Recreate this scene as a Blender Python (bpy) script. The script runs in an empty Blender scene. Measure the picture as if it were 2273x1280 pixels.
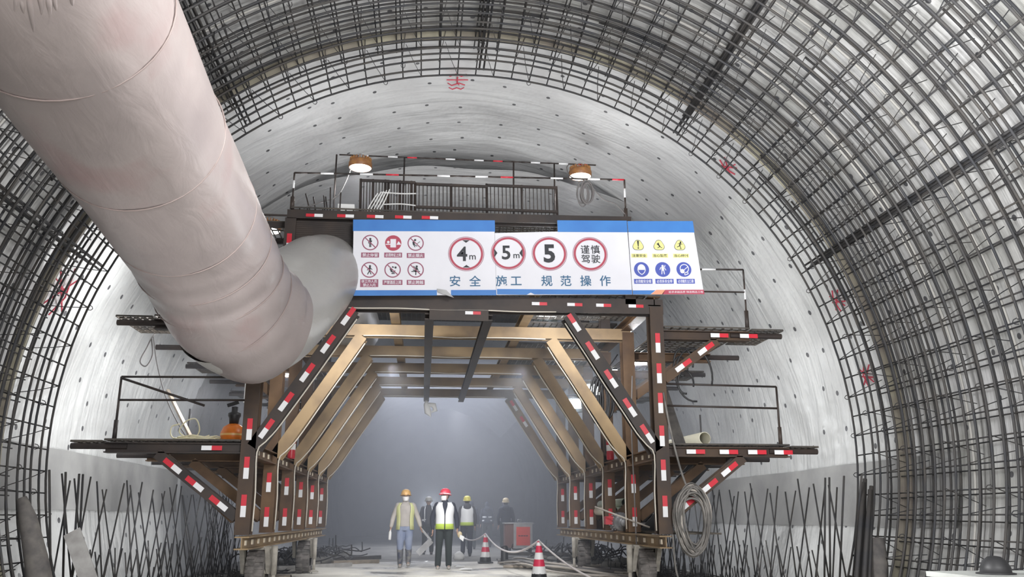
import bpy, bmesh, math, random
from mathutils import Vector, Matrix
random.seed(7)
S = bpy.context.scene
COL = S.collection
R_ = math.radians
# ------------------------------------------------------------------ camera
W, H, F = 2273.0, 1280.0, 1900.0
CXp, CYp = W / 2, H / 2
CAM = Vector((-0.5, 0.0, 1.14))
_d = Vector(((937 - CXp) / F, -(1148 - CYp) / F, 1.0)).normalized()      # tunnel axis seen by the camera (right, up, forward)
_z = Vector((0, _d.z, -_d.y)).normalized()
_x = _d.cross(_z)
if _x.x < 0: _x = -_x
cam_data = bpy.data.cameras.new('camera')
cam = bpy.data.objects.new('camera', cam_data); COL.objects.link(cam)
right = Vector((_x.x, _d.x, _z.x)); up = Vector((_x.y, _d.y, _z.y)); fwd = Vector((_x.z, _d.z, _z.z))
M4 = Matrix((right, up, -fwd)).transposed().to_4x4(); M4.translation = CAM
cam.matrix_world = M4
cam_data.sensor_width = 36.0
cam_data.lens = 36.0 * F / W
cam_data.clip_end = 200
S.camera = cam

def ray(px, py):
    c = Vector(((px - CXp) / F, -(py - CYp) / F, 1.0))
    return right * c.x + up * c.y + fwd * c.z
def atY(px, py, Y):
    r = ray(px, py); return CAM + r * ((Y - CAM.y) / r.y)
def atX(px, py, X):
    r = ray(px, py); return CAM + r * ((X - CAM.x) / r.x)

# ------------------------------------------------------------------ light
S.view_settings.view_transform = 'Standard'
S.view_settings.look = 'None'
S.view_settings.gamma = 1.0
S.view_settings.use_curve_mapping = False
S.view_settings.exposure = 0.0
S.cycles.max_bounces = 6
S.cycles.diffuse_bounces = 4
S.cycles.glossy_bounces = 2
S.cycles.transmission_bounces = 2
S.cycles.transparent_max_bounces = 8
S.cycles.volume_bounces = 0
S.cycles.caustics_reflective = False
S.cycles.caustics_refractive = False
S.cycles.sample_clamp_indirect = 4.0
w = bpy.data.worlds.new('world'); S.world = w; w.use_nodes = True
w.node_tree.nodes['Background'].inputs[0].default_value = (0.86, 0.93, 1.0, 1)
w.node_tree.nodes['Background'].inputs[1].default_value = 1.2

def area(name, loc, target, size, power, color=(1, 1, 1)):
    l = bpy.data.lights.new(name, 'AREA'); l.shape = 'RECTANGLE'; l.size = size[0]; l.size_y = size[1]
    l.energy = power; l.color = color
    o = bpy.data.objects.new(name, l); COL.objects.link(o); o.location = loc
    o.rotation_euler = (Vector(target) - Vector(loc)).to_track_quat('-Z', 'Y').to_euler()
    return o
def point(name, loc, power, radius=0.1, color=(1, 1, 1)):
    l = bpy.data.lights.new(name, 'POINT'); l.energy = power; l.shadow_soft_size = radius; l.color = color
    o = bpy.data.objects.new(name, l); COL.objects.link(o); o.location = loc; return o
def spot(name, loc, target, power, angle, blend=0.6, radius=0.15, color=(1, 1, 1)):
    l = bpy.data.lights.new(name, 'SPOT'); l.energy = power; l.spot_size = R_(angle); l.spot_blend = blend
    l.shadow_soft_size = radius; l.color = color
    o = bpy.data.objects.new(name, l); COL.objects.link(o); o.location = loc
    o.rotation_euler = (Vector(target) - Vector(loc)).to_track_quat('-Z', 'Y').to_euler(); return o

# a floodlight at the crown, then unseen fill lights behind the photographer
spot('crown_floodlight', (2.4, 6.4, 6.9), (-3.1, 6.2, 4.7), 3000, 75, 0.6, 0.4, (1.0, 0.99, 0.97))
area('rear_fill_light', (2.4, -2.5, 4.2), (0.6, 13, 4.0), (2.0, 1.4), 850, (1.0, 0.99, 0.98))
area('rear_fill_light', (0.8, -1.0, 2.0), (2.6, 9, 7.0), (1.2, 1.0), 400, (1.0, 0.99, 0.98))  # unseen fill added to brighten the sheet behind the bars
# unseen fill lights added to brighten the cage and the sheet behind it
spot('cage_fill_light', (0.8, 3.4, 2.2), (2.2, 6.2, 9.0), 3000, 118, 0.7, 0.6)
spot('cage_fill_light', (1.0, 7.0, 2.2), (6.5, 9.0, 3.6), 1050, 112, 0.6, 0.5)
spot('cage_fill_light', (-1.8, 7.2, 0.8), (-6.5, 9.4, 2.6), 280, 150, 0.8, 0.5)
# unseen fill light added to brighten the haze, and a distant headlamp
area('haze_fill_light', (0.0, 32.0, 6.3), (0.0, 32.0, 0), (5.0, 9.0), 1050, (0.88, 0.91, 1.0))
point('headlamp', (-0.2, 36.0, 1.7), 160, 0.1, (0.9, 0.95, 1.0))

# ------------------------------------------------------------------ materials
def mat(name, col, rough=0.6, metal=0.0, var=0.0, scale=4.0, col2=None, bump=0.0, bscale=20.0, emit=0.0, spec=0.5, thr=(0.35, 0.65)):
    m = bpy.data.materials.new(name); m.use_nodes = True
    nt = m.node_tree; b = nt.nodes['Principled BSDF']
    b.inputs['Roughness'].default_value = rough; b.inputs['Metallic'].default_value = metal
    b.inputs['Specular IOR Level'].default_value = spec
    b.inputs['Base Color'].default_value = (*col, 1)
    if var or col2 or bump:
        tc = nt.nodes.new('ShaderNodeTexCoord')
    if var or col2:
        n = nt.nodes.new('ShaderNodeTexNoise'); n.inputs['Scale'].default_value = scale; n.inputs['Detail'].default_value = 5
        r = nt.nodes.new('ShaderNodeValToRGB')
        c2 = col2 if col2 else tuple(max(0, c * (1 - var)) for c in col)
        r.color_ramp.elements[0].position = thr[0]; r.color_ramp.elements[1].position = thr[1]
        r.color_ramp.elements[0].color = (*c2, 1); r.color_ramp.elements[1].color = (*col, 1)
        nt.links.new(tc.outputs['Object'], n.inputs['Vector']); nt.links.new(n.outputs['Fac'], r.inputs[0])
        nt.links.new(r.outputs[0], b.inputs['Base Color'])
    if bump:
        n2 = nt.nodes.new('ShaderNodeTexNoise'); n2.inputs['Scale'].default_value = bscale; n2.inputs['Detail'].default_value = 4
        bp = nt.nodes.new('ShaderNodeBump'); bp.inputs['Strength'].default_value = bump; bp.inputs['Distance'].default_value = 0.02
        nt.links.new(tc.outputs['Object'], n2.inputs['Vector']); nt.links.new(n2.outputs['Fac'], bp.inputs['Height'])
        nt.links.new(bp.outputs[0], b.inputs['Normal'])
    if emit:
        b.inputs['Emission Color'].default_value = (*col, 1); b.inputs['Emission Strength'].default_value = emit
    return m

def srgb(r, g, b):
    f = lambda c: (c / 255 / 12.92) if c <= 10 else ((c / 255 + 0.055) / 1.055) ** 2.4
    return (f(r), f(g), f(b))

M = {}
M['rebar'] = mat('rebar_steel', (0.03, 0.031, 0.035), 0.7, 0.0, col2=(0.05, 0.046, 0.043), scale=3, spec=0.25)
M['rebar_pale'] = mat('rebar_dusty', (0.36, 0.35, 0.33), 0.8)
M['dark_steel'] = mat('dark_painted_steel', (0.05, 0.036, 0.03), 0.55, 0.1, col2=(0.026, 0.021, 0.021), scale=2.5)
M['rust_steel'] = mat('rusty_steel', (0.17, 0.1, 0.052), 0.65, 0.1, col2=(0.075, 0.043, 0.026), scale=2.2, thr=(0.3, 0.7))
M['front_steel'] = mat('dark_rusty_steel', (0.09, 0.052, 0.028), 0.6, 0.05, col2=(0.04, 0.027, 0.022), scale=1.5)
M['ochre_steel'] = mat('ochre_dusty_steel', (0.35, 0.245, 0.135), 0.65, 0.05, col2=(0.17, 0.118, 0.075), scale=1.6, thr=(0.3, 0.6))
M['grate'] = mat('grating_steel', (0.045, 0.042, 0.04), 0.6, 0.2, col2=(0.1, 0.085, 0.07), scale=3)
M['black_steel'] = mat('black_steel', (0.02, 0.02, 0.022), 0.5, 0.1)
M['red_tape'] = mat('red_reflective_tape', (0.62, 0.03, 0.05), 0.35)
M['white_tape'] = mat('white_reflective_tape', (0.85, 0.85, 0.87), 0.35)
M['bolt'] = mat('bare_bolt_metal', (0.75, 0.66, 0.52), 0.5)
M['white'] = mat('white_board', (0.78, 0.78, 0.84), 0.55, var=0.06, scale=1.5)
M['blue'] = mat('sign_blue', (0.045, 0.18, 0.52), 0.5, col2=(0.055, 0.22, 0.58), scale=2)
M['navy'] = mat('sign_navy', (0.03, 0.11, 0.28), 0.5)
M['sign_red'] = mat('sign_red', (0.42, 0.06, 0.1), 0.5)
M['sign_pink'] = mat('sign_plum', (0.3, 0.09, 0.15), 0.5)
M['ink'] = mat('sign_ink', (0.02, 0.022, 0.03), 0.5)
M['sign_yellow'] = mat('sign_yellow', (0.74, 0.72, 0.3), 0.5)
M['sign_violet'] = mat('sign_violet_blue', (0.07, 0.1, 0.42), 0.5)
M['sign_orange'] = mat('sign_orange', (0.75, 0.33, 0.2), 0.5)
M['teal_text'] = mat('sign_teal_blue', (0.028, 0.12, 0.24), 0.5)
M['lamp_body'] = mat('amber_lamp_body', (0.36, 0.17, 0.05), 0.5, col2=(0.24, 0.1, 0.04), scale=9)
M['lamp_glow'] = mat('lamp_glow', (1, 0.97, 0.92), 0.5, emit=9.0)
M['flood_glow'] = mat('floodlight_glow', (0.95, 0.98, 1.0), 0.5, emit=28.0)
M['grey_metal'] = mat('grey_metal', (0.3, 0.3, 0.31), 0.45, 0.5, var=0.2)
M['galv'] = mat('galvanised', (0.42, 0.42, 0.43), 0.5, 0.2, var=0.25, scale=6)
M['rubber'] = mat('dusty_rubber', (0.24, 0.22, 0.21), 0.9, col2=(0.1, 0.095, 0.09), scale=8, bump=0.4, bscale=30)
M['dusty_grey'] = mat('dusty_grey_paint', (0.46, 0.43, 0.38), 0.8, var=0.35, scale=8)
M['hose'] = mat('grey_hose', (0.24, 0.225, 0.21), 0.6, col2=(0.11, 0.105, 0.1), scale=5)
M['hose_pale'] = mat('pale_hose', (0.55, 0.5, 0.45), 0.6, var=0.2)
M['cable_black'] = mat('black_cable', (0.018, 0.018, 0.02), 0.5)
M['cable_grey'] = mat('grey_cable', (0.16, 0.15, 0.15), 0.6)
M['rope'] = mat('pale_rope', (0.75, 0.7, 0.5), 0.8)
M['light_cable'] = mat('pale_light_cable', (0.68, 0.63, 0.55), 0.5)
M['pvc'] = mat('pale_pvc', (0.72, 0.69, 0.56), 0.4, var=0.1)
M['pvc_green'] = mat('pale_green_pvc', (0.62, 0.68, 0.55), 0.4, var=0.1)
M['fire_red'] = mat('extinguisher_red', (0.5, 0.02, 0.035), 0.35)
M['orange'] = mat('orange_tank', (0.75, 0.19, 0.02), 0.4, var=0.25, scale=6)
M['wood'] = mat('weathered_timber', (0.4, 0.34, 0.27), 0.8, col2=(0.25, 0.21, 0.17), scale=5)
M['wood_grey'] = mat('grey_plank', (0.42, 0.41, 0.4), 0.85, col2=(0.3, 0.29, 0.28), scale=6)
M['wood_dark'] = mat('dark_timber', (0.06, 0.055, 0.055), 0.85, col2=(0.12, 0.11, 0.1), scale=6)
M['box_red'] = mat('box_red', (0.78, 0.07, 0.05), 0.45)
M['box_brown'] = mat('box_brown', (0.16, 0.08, 0.07), 0.55)
M['cone_red'] = mat('cone_red', (0.72, 0.03, 0.09), 0.45)
M['cone_white'] = mat('cone_white', (0.88, 0.88, 0.88), 0.45)
M['tape'] = mat('barrier_rope', (0.82, 0.76, 0.76), 0.6)
M['teal'] = mat('pale_teal_paint', (0.3, 0.45, 0.46), 0.4, var=0.2)
M['offwhite'] = mat('offwhite_paint', (0.5, 0.52, 0.5), 0.4, var=0.1)
M['paper'] = mat('white_paper', (0.85, 0.85, 0.84), 0.7)
M['painted_red'] = mat('red_wall_paint', (0.45, 0.05, 0.08), 0.7)
M['waterstop'] = mat('brown_waterstop', (0.2, 0.175, 0.15), 0.7, col2=(0.34, 0.32, 0.24), scale=1.2)
M['strip_grey'] = mat('grey_wall_strip', (0.33, 0.33, 0.325), 0.85, col2=(0.24, 0.24, 0.24), scale=1.3, bump=0.5, bscale=5)
# people
M['skin'] = mat('skin', (0.55, 0.32, 0.23), 0.55)
M['skin_dim'] = mat('skin_tan', (0.38, 0.23, 0.16), 0.55)
M['mask'] = mat('white_mask', (0.85, 0.83, 0.83), 0.6)
M['hat_orange'] = mat('orange_hard_hat', (0.72, 0.42, 0.14), 0.35)
M['hat_red'] = mat('red_hard_hat', (0.75, 0.04, 0.08), 0.3)
M['hat_yellow'] = mat('yellow_hard_hat', (0.78, 0.7, 0.12), 0.35)
M['hat_tan'] = mat('tan_hard_hat', (0.55, 0.45, 0.28), 0.4)
M['hat_grey'] = mat('grey_hard_hat', (0.34, 0.33, 0.3), 0.5)
M['grey_shirt'] = mat('grey_knit', (0.5, 0.46, 0.43), 0.85, var=0.15, scale=9)
M['vest_yellow'] = mat('pale_yellow_vest', (0.66, 0.68, 0.32), 0.6)
M['vest_lime'] = mat('lime_vest', (0.6, 0.78, 0.1), 0.6)
M['reflect'] = mat('reflective_white', (0.88, 0.89, 0.9), 0.35)
M['jeans'] = mat('blue_jeans', (0.2, 0.24, 0.36), 0.8, col2=(0.3, 0.34, 0.45), scale=7)
M['navy_cloth'] = mat('navy_jacket', (0.018, 0.022, 0.04), 0.8)
M['black_cloth'] = mat('black_trousers', (0.014, 0.022, 0.022), 0.8)
M['grey_cloth'] = mat('dark_grey_cloth', (0.06, 0.06, 0.07), 0.85)
M['boot'] = mat('muddy_boot', (0.05, 0.06, 0.1), 0.6, col2=(0.25, 0.24, 0.22), scale=12)
M['shoe'] = mat('dusty_shoe', (0.45, 0.42, 0.39), 0.8, var=0.3, scale=15)
M['hair'] = mat('black_hair', (0.012, 0.01, 0.01), 0.7)
M['eye'] = mat('dark_eye', (0.02, 0.015, 0.012), 0.3)
M['lips'] = mat('lips', (0.4, 0.16, 0.14), 0.5)

def membrane_mat(name, col, dark, rough, wr, dots=True, streak=(0.35, 3.5), dr=0.047):
    """plastic sheet: UV u = arc length (m), v = length along the tunnel (m)"""
    m = bpy.data.materials.new(name); m.use_nodes = True
    nt = m.node_tree; L = nt.links; N = nt.nodes; b = N['Principled BSDF']
    b.inputs['Roughness'].default_value = rough
    uv = N.new('ShaderNodeUVMap'); uv.uv_map = 'UVMap'
    n = N.new('ShaderNodeTexNoise'); n.inputs['Scale'].default_value = 0.8; n.inputs['Detail'].default_value = 6
    L.new(uv.outputs[0], n.inputs['Vector'])
    r = N.new('ShaderNodeValToRGB'); r.color_ramp.elements[0].position = 0.32; r.color_ramp.elements[1].position = 0.68
    r.color_ramp.elements[0].color = (*dark, 1); r.color_ramp.elements[1].color = (*col, 1)
    L.new(n.outputs['Fac'], r.inputs[0])
    out = r.outputs[0]
    if dots:
        v = N.new('ShaderNodeTexVoronoi'); v.voronoi_dimensions = '2D'; v.inputs['Scale'].default_value = 1.35; v.inputs['Randomness'].default_value = 0.55
        L.new(uv.outputs[0], v.inputs['Vector'])
        lt = N.new('ShaderNodeMath'); lt.operation = 'LESS_THAN'; lt.inputs[1].default_value = dr
        L.new(v.outputs['Distance'], lt.inputs[0])
        mx = N.new('ShaderNodeMixRGB'); mx.inputs[2].default_value = (0.07, 0.07, 0.075, 1)
        L.new(lt.outputs[0], mx.inputs[0]); L.new(out, mx.inputs[1]); out = mx.outputs[0]
    L.new(out, b.inputs['Base Color'])
    mp = N.new('ShaderNodeMapping'); mp.inputs['Scale'].default_value = (streak[0], streak[1], 1); mp.inputs['Rotation'].default_value = (0, 0, 0.5)
    L.new(uv.outputs[0], mp.inputs[0])
    n2 = N.new('ShaderNodeTexNoise'); n2.inputs['Scale'].default_value = 1.0; n2.inputs['Detail'].default_value = 5; n2.inputs['Distortion'].default_value = 0.5
    L.new(mp.outputs[0], n2.inputs['Vector'])
    n3 = N.new('ShaderNodeTexNoise'); n3.inputs['Scale'].default_value = 2.2; n3.inputs['Detail'].default_value = 3
    L.new(uv.outputs[0], n3.inputs['Vector'])
    ad = N.new('ShaderNodeMath'); ad.operation = 'ADD'; L.new(n2.outputs['Fac'], ad.inputs[0]); L.new(n3.outputs['Fac'], ad.inputs[1])
    bp = N.new('ShaderNodeBump'); bp.inputs['Strength'].default_value = wr; bp.inputs['Distance'].default_value = 0.12
    L.new(ad.outputs[0], bp.inputs['Height']); L.new(bp.outputs[0], b.inputs['Normal'])
    return m
M['membrane'] = membrane_mat('white_waterproof_sheet', (0.56, 0.565, 0.57), (0.46, 0.46, 0.465), 0.42, 0.32, True, (0.45, 4.0))
M['membrane_side'] = membrane_mat('creased_waterproof_sheet', (0.6, 0.61, 0.605), (0.47, 0.475, 0.47), 0.38, 0.5, True, (0.45, 4.0), 0.058)
M['membrane_cage'] = membrane_mat('grey_waterproof_sheet', (0.52, 0.52, 0.525), (0.33, 0.33, 0.315), 0.5, 0.5, True, (0.4, 6.0), 0.05)  # greyer and more mottled sheet behind the cage
M['shotcrete'] = membrane_mat('grey_shotcrete', (0.36, 0.36, 0.36), (0.24, 0.24, 0.24), 0.8, 0.5)
M['sheet_far'] = membrane_mat('far_grey_sheet', (0.5, 0.5, 0.5), (0.4, 0.4, 0.4), 0.55, 0.4)

def duct_mat(name, c1, c2, red):
    m = bpy.data.materials.new(name); m.use_nodes = True
    nt = m.node_tree; L = nt.links; N = nt.nodes; b = N['Principled BSDF']; b.inputs['Roughness'].default_value = 0.38
    b.inputs['Specular IOR Level'].default_value = 0.6
    tc = N.new('ShaderNodeTexCoord')
    n = N.new('ShaderNodeTexNoise'); n.inputs['Scale'].default_value = 1.1; n.inputs['Detail'].default_value = 6
    L.new(tc.outputs['Object'], n.inputs['Vector'])
    r = N.new('ShaderNodeValToRGB'); e = r.color_ramp.elements
    e[0].position = 0.3; e[0].color = (*c2, 1); e[1].position = 0.55; e[1].color = (*c1, 1)
    e2 = r.color_ramp.elements.new(0.72); e2.color = (*red, 1)
    L.new(n.outputs['Fac'], r.inputs[0]); L.new(r.outputs[0], b.inputs['Base Color'])
    mp = N.new('ShaderNodeMapping'); mp.inputs['Scale'].default_value = (5, 1.4, 5); L.new(tc.outputs['Object'], mp.inputs[0])
    n2 = N.new('ShaderNodeTexNoise'); n2.inputs['Scale'].default_value = 1.0; n2.inputs['Detail'].default_value = 6; n2.inputs['Distortion'].default_value = 0.6
    L.new(mp.outputs[0], n2.inputs['Vector'])
    bp = N.new('ShaderNodeBump'); bp.inputs['Strength'].default_value = 0.25; bp.inputs['Distance'].default_value = 0.05
    L.new(n2.outputs['Fac'], bp.inputs['Height']); L.new(bp.outputs[0], b.inputs['Normal'])
    return m
M['duct'] = duct_mat('pinkish_duct_fabric', (0.26, 0.225, 0.22), (0.215, 0.185, 0.183), (0.24, 0.175, 0.172))
M['duct_grey'] = duct_mat('grey_duct_fabric', (0.40, 0.39, 0.375), (0.37, 0.355, 0.345), (0.40, 0.38, 0.365))
M['duct_seam'] = mat('duct_seam', (0.22, 0.175, 0.165), 0.5)

def floor_mat():
    m = bpy.data.materials.new('muddy_concrete_floor'); m.use_nodes = True
    nt = m.node_tree; L = nt.links; N = nt.nodes; b = N['Principled BSDF']
    tc = N.new('ShaderNodeTexCoord')
    n = N.new('ShaderNodeTexNoise'); n.inputs['Scale'].default_value = 0.6; n.inputs['Detail'].default_value = 7
    L.new(tc.outputs['Object'], n.inputs['Vector'])
    r = N.new('ShaderNodeValToRGB'); e = r.color_ramp.elements
    e[0].position = 0.36; e[0].color = (0.3, 0.285, 0.26, 1); e[1].position = 0.54; e[1].color = (0.76, 0.73, 0.66, 1)
    L.new(n.outputs['Fac'], r.inputs[0]); L.new(r.outputs[0], b.inputs['Base Color'])
    r2 = N.new('ShaderNodeValToRGB'); e = r2.color_ramp.elements
    e[0].position = 0.36; e[0].color = (0.12, 0.12, 0.12, 1); e[1].position = 0.5; e[1].color = (0.75, 0.75, 0.75, 1)
    L.new(n.outputs['Fac'], r2.inputs[0]); L.new(r2.outputs[0], b.inputs['Roughness'])
    n2 = N.new('ShaderNodeTexNoise'); n2.inputs['Scale'].default_value = 6; n2.inputs['Detail'].default_value = 6
    L.new(tc.outputs['Object'], n2.inputs['Vector'])
    bp = N.new('ShaderNodeBump'); bp.inputs['Strength'].default_value = 0.3; bp.inputs['Distance'].default_value = 0.03
    L.new(n2.outputs['Fac'], bp.inputs['Height']); L.new(bp.outputs[0], b.inputs['Normal'])
    return m
M['floor'] = floor_mat()
M['mud'] = mat('dark_mud', (0.13, 0.125, 0.12), 0.8, col2=(0.24, 0.23, 0.21), scale=1.2, bump=0.6, bscale=6)

# ------------------------------------------------------------------ mesh builder
class MB:
    def __init__(s): s.v = []; s.f = []; s.m = []; s.sm = []
    def add(s, vs, fs, mi=0, smooth=False):
        o = len(s.v); s.v.extend(Vector(p) for p in vs)
        for f in fs: s.f.append([i + o for i in f]); s.m.append(mi); s.sm.append(smooth)
        return s
    def obox(s, c, ax, ay, az, mi=0):
        """box from its centre and three half-axis vectors"""
        c = Vector(c); P = [c + ax * i + ay * j + az * k for k in (-1, 1) for j in (-1, 1) for i in (-1, 1)]
        return s.add(P, [(0, 2, 3, 1), (4, 5, 7, 6), (0, 1, 5, 4), (2, 6, 7, 3), (0, 4, 6, 2), (1, 3, 7, 5)], mi)
    def box(s, a, b, mi=0):
        a, b = Vector(a), Vector(b); c = (a + b) / 2; h = (b - a) / 2
        return s.obox(c, Vector((h.x, 0, 0)), Vector((0, h.y, 0)), Vector((0, 0, h.z)), mi)
    def bar(s, p0, p1, w, h, upv=(0, 0, 1), mi=0):
        p0, p1 = Vector(p0), Vector(p1); d = p1 - p0; L = d.length; d.normalize()
        side = d.cross(Vector(upv))
        if side.length < 1e-4: side = d.cross(Vector((1, 0, 0)))
        side.normalize(); u = side.cross(d)
        return s.obox((p0 + p1) / 2, d * L / 2, side * w / 2, u * h / 2, mi)
    def ibeam(s, p0, p1, w, h, upv=(0, 0, 1), tf=0.018, tw=0.014, mi=0):
        p0, p1 = Vector(p0), Vector(p1); d = (p1 - p0); L = d.length; d.normalize()
        side = d.cross(Vector(upv)); side.normalize(); u = side.cross(d); c = (p0 + p1) / 2
        s.obox(c, d * L / 2, side * tw / 2, u * (h / 2 - tf), mi)
        for k in (-1, 1): s.obox(c + u * k * (h / 2 - tf / 2), d * L / 2, side * w / 2, u * tf / 2, mi)
        return s
    def tube(s, pts, r, n=6, mi=0, cap=True, smooth=True, closed=False):
        pts = [Vector(p) for p in pts]; k = len(pts); o = len(s.v); rings = []
        nrm = None
        for i in range(k):
            t = (pts[(i + 1) % k] - pts[i - 1]) if closed else (pts[min(i + 1, k - 1)] - pts[max(i - 1, 0)])
            if t.length < 1e-9: t = Vector((0, 0, 1))
            t.normalize()
            if nrm is None:
                nrm = t.cross(Vector((0, 0, 1)))
                if nrm.length < 1e-3: nrm = t.cross(Vector((1, 0, 0)))
            nrm = nrm - t * nrm.dot(t)
            if nrm.length < 1e-6: nrm = t.orthogonal()
            nrm.normalize(); bn = t.cross(nrm)
            rr = r[i] if isinstance(r, (list, tuple)) else r
            rings.append([pts[i] + nrm * (math.cos(a) * rr) + bn * (math.sin(a) * rr) for a in (2 * math.pi * j / n for j in range(n))])
        vs = [p for rg in rings for p in rg]; fs = []
        for i in range(k if closed else k - 1):
            i2 = (i + 1) % k
            for j in range(n):
                fs.append((i * n + j, i * n + (j + 1) % n, i2 * n + (j + 1) % n, i2 * n + j))
        if cap and not closed: fs += [tuple(range(n))[::-1], tuple((k - 1) * n + j for j in range(n))]
        return s.add(vs, fs, mi, smooth)
    def lathe(s, prof, c=(0, 0, 0), axis=(0, 0, 1), n=20, mi=0, smooth=True, a0=0, a1=2 * math.pi, sx=1, sy=1):
        """profile [(radius, height)] turned about an axis through c"""
        q = Vector((0, 0, 1)).rotation_difference(Vector(axis)); c = Vector(c); full = abs(a1 - a0 - 2 * math.pi) < 1e-6
        m = n if full else n + 1; vs = []
        for (r, h) in prof:
            for j in range(m):
                a = a0 + (a1 - a0) * j / n; vs.append(c + q @ Vector((r * math.cos(a) * sx, r * math.sin(a) * sy, h)))
        fs = []
        for i in range(len(prof) - 1):
            for j in range(n):
                j2 = (j + 1) % m
                fs.append((i * m + j, i * m + j2, (i + 1) * m + j2, (i + 1) * m + j))
        return s.add(vs, fs, mi, smooth)
    def ellipsoid(s, c, rx, ry, rz, mi=0, n=14, m=9, rot=None, fn=None):
        vs = []; c = Vector(c)
        for i in range(m + 1):
            t = math.pi * i / m
            for j in range(n):
                a = 2 * math.pi * j / n
                p = Vector((math.sin(t) * math.cos(a), math.sin(t) * math.sin(a), math.cos(t)))
                if fn: p = fn(p)
                p = Vector((p.x * rx, p.y * ry, p.z * rz))
                if rot: p = rot @ p
                vs.append(c + p)
        fs = [(i * n + j, i * n + (j + 1) % n, (i + 1) * n + (j + 1) % n, (i + 1) * n + j) for i in range(m) for j in range(n)]
        return s.add(vs, fs, mi, True)
    def poly(s, pts, d, mi=0):
        """flat outline in a plane given as 3-D points, thickened by vector d"""
        n = len(pts); a = [Vector(p) for p in pts]; d = Vector(d)
        return s.add(a + [p + d for p in a], [tuple(range(n)), tuple(range(2 * n - 1, n - 1, -1))] + [(i, i + n, (i + 1) % n + n, (i + 1) % n) for i in range(n)], mi)
    def grating(s, x0, x1, y0, y1, z, sx=0.11, sy=0.11, t=0.014, mi=0):
        nx = max(1, round((x1 - x0) / sx)); ny = max(1, round((y1 - y0) / sy))
        for i in range(nx + 1):
            x = x0 + (x1 - x0) * i / nx; s.box((x - t / 2, y0, z - 0.012), (x + t / 2, y1, z + 0.012), mi)
        for i in range(ny + 1):
            y = y0 + (y1 - y0) * i / ny; s.box((x0, y - t / 2, z - 0.008), (x1, y + t / 2, z + 0.016), mi)
        return s
    def mesh(s, name, mats, off=None):
        me = bpy.data.meshes.new(name)
        vs = s.v if off is None else [p - off for p in s.v]
        me.from_pydata([tuple(p) for p in vs], [], s.f)
        for m in (mats if isinstance(mats, (list, tuple)) else [mats]): me.materials.append(M[m] if isinstance(m, str) else m)
        me.polygons.foreach_set('material_index', s.m); me.polygons.foreach_set('use_smooth', s.sm)
        me.update()
        return me
    def build(s, name, mats, parent=None, local=False):
        """links the collected shapes as one object; children carry world coordinates unless local"""
        off = None
        if parent is not None and not local: off = origin(parent)
        o = bpy.data.objects.new(name, s.mesh(name, mats, off)); COL.objects.link(o)
        if parent is not None: o.parent = parent
        return o
def origin(o):
    p = Vector((0, 0, 0))
    while o is not None: p += o.location; o = o.parent
    return p
def tag(o, label=None, cat=None, group=None, kind=None):
    if label: o['label'] = label
    if cat: o['category'] = cat
    if group: o['group'] = group
    if kind: o['kind'] = kind
    return o
def thing(name, label, cat, loc=(0, 0, 0), rz=0.0, group=None):
    o = bpy.data.objects.new(name, None); COL.objects.link(o); o.location = loc; o.rotation_euler = (0, 0, rz)
    o.empty_display_size = 0.2
    return tag(o, label, cat, group)
def single(mb, name, mats, label, cat, group=None, kind=None):
    """a thing that is one mesh, its origin at its base"""
    xs = [p.x for p in mb.v]; ys = [p.y for p in mb.v]; zs = [p.z for p in mb.v]
    off = Vector(((min(xs) + max(xs)) / 2, (min(ys) + max(ys)) / 2, min(zs)))
    o = bpy.data.objects.new(name, mb.mesh(name, mats, off)); COL.objects.link(o); o.location = off
    return tag(o, label, cat, group, kind)
def copy_tree(o, parent=None):
    c = o.copy(); COL.objects.link(c)
    if parent is not None: c.parent = parent
    for ch in list(o.children): copy_tree(ch, c)
    return c

# ------------------------------------------------------------------ the tunnel shell
AX, AZ = 0.15, 2.2          # centre of the arch
RI, RO, RM = 5.6, 6.04, 6.26
def arc(r, a, y): return Vector((AX + r * math.cos(a), y, AZ + r * math.sin(a)))
def shell(name, mats, r, a0, a1, y0, y1, na, ny, rfun=None):
    vs, fs, uv = [], [], []
    for j in range(ny + 1):
        y = y0 + (y1 - y0) * j / ny
        for i in range(na + 1):
            a = a0 + (a1 - a0) * i / na
            rr = r + (rfun(a, y) if rfun else 0)
            vs.append(arc(rr, a, y)); uv.append((r * a, y))
    for j in range(ny):
        for i in range(na):
            q = j * (na + 1) + i; fs.append((q, q + 1, q + na + 2, q + na + 1))
    me = bpy.data.meshes.new(name); me.from_pydata([tuple(p) for p in vs], [], fs)
    l = me.uv_layers.new(name='UVMap')
    for lp in me.loops: l.data[lp.index].uv = uv[lp.vertex_index]
    me.materials.append(M[mats]); me.polygons.foreach_set('use_smooth', [True] * len(fs)); me.update()
    o = bpy.data.objects.new(name, me); COL.objects.link(o)
    o['kind'] = 'structure'
    return o
def wob(a, y): return 0.025 * math.sin(a * 9 + y * 1.3) + 0.02 * math.sin(y * 2.1 - a * 4) + 0.012 * math.sin(a * 23 + y * 5)
A_LO = -0.375
wall_right = shell('wall_right', 'membrane_side', RM, A_LO, 0.75, 11.75, 24, 30, 40, wob)
shell('wall_right', 'membrane_cage', RM, A_LO, 0.75, -7, 11.75, 30, 50, wob)
ceiling = shell('ceiling', 'membrane', RM, 0.75, math.pi - 0.75, 11.75, 26, 60, 40, wob)
shell('ceiling', 'membrane_cage', RM, 0.75, math.pi - 0.75, -7, 11.75, 60, 50, wob)
wall_left = shell('wall_left', 'membrane_side', RM, math.pi - 0.75, math.pi - A_LO, 11.75, 21, 30, 30, wob)
shell('wall_left', 'membrane_cage', RM, math.pi - 0.75, math.pi - A_LO, -7, 11.75, 30, 50, wob)
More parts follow.
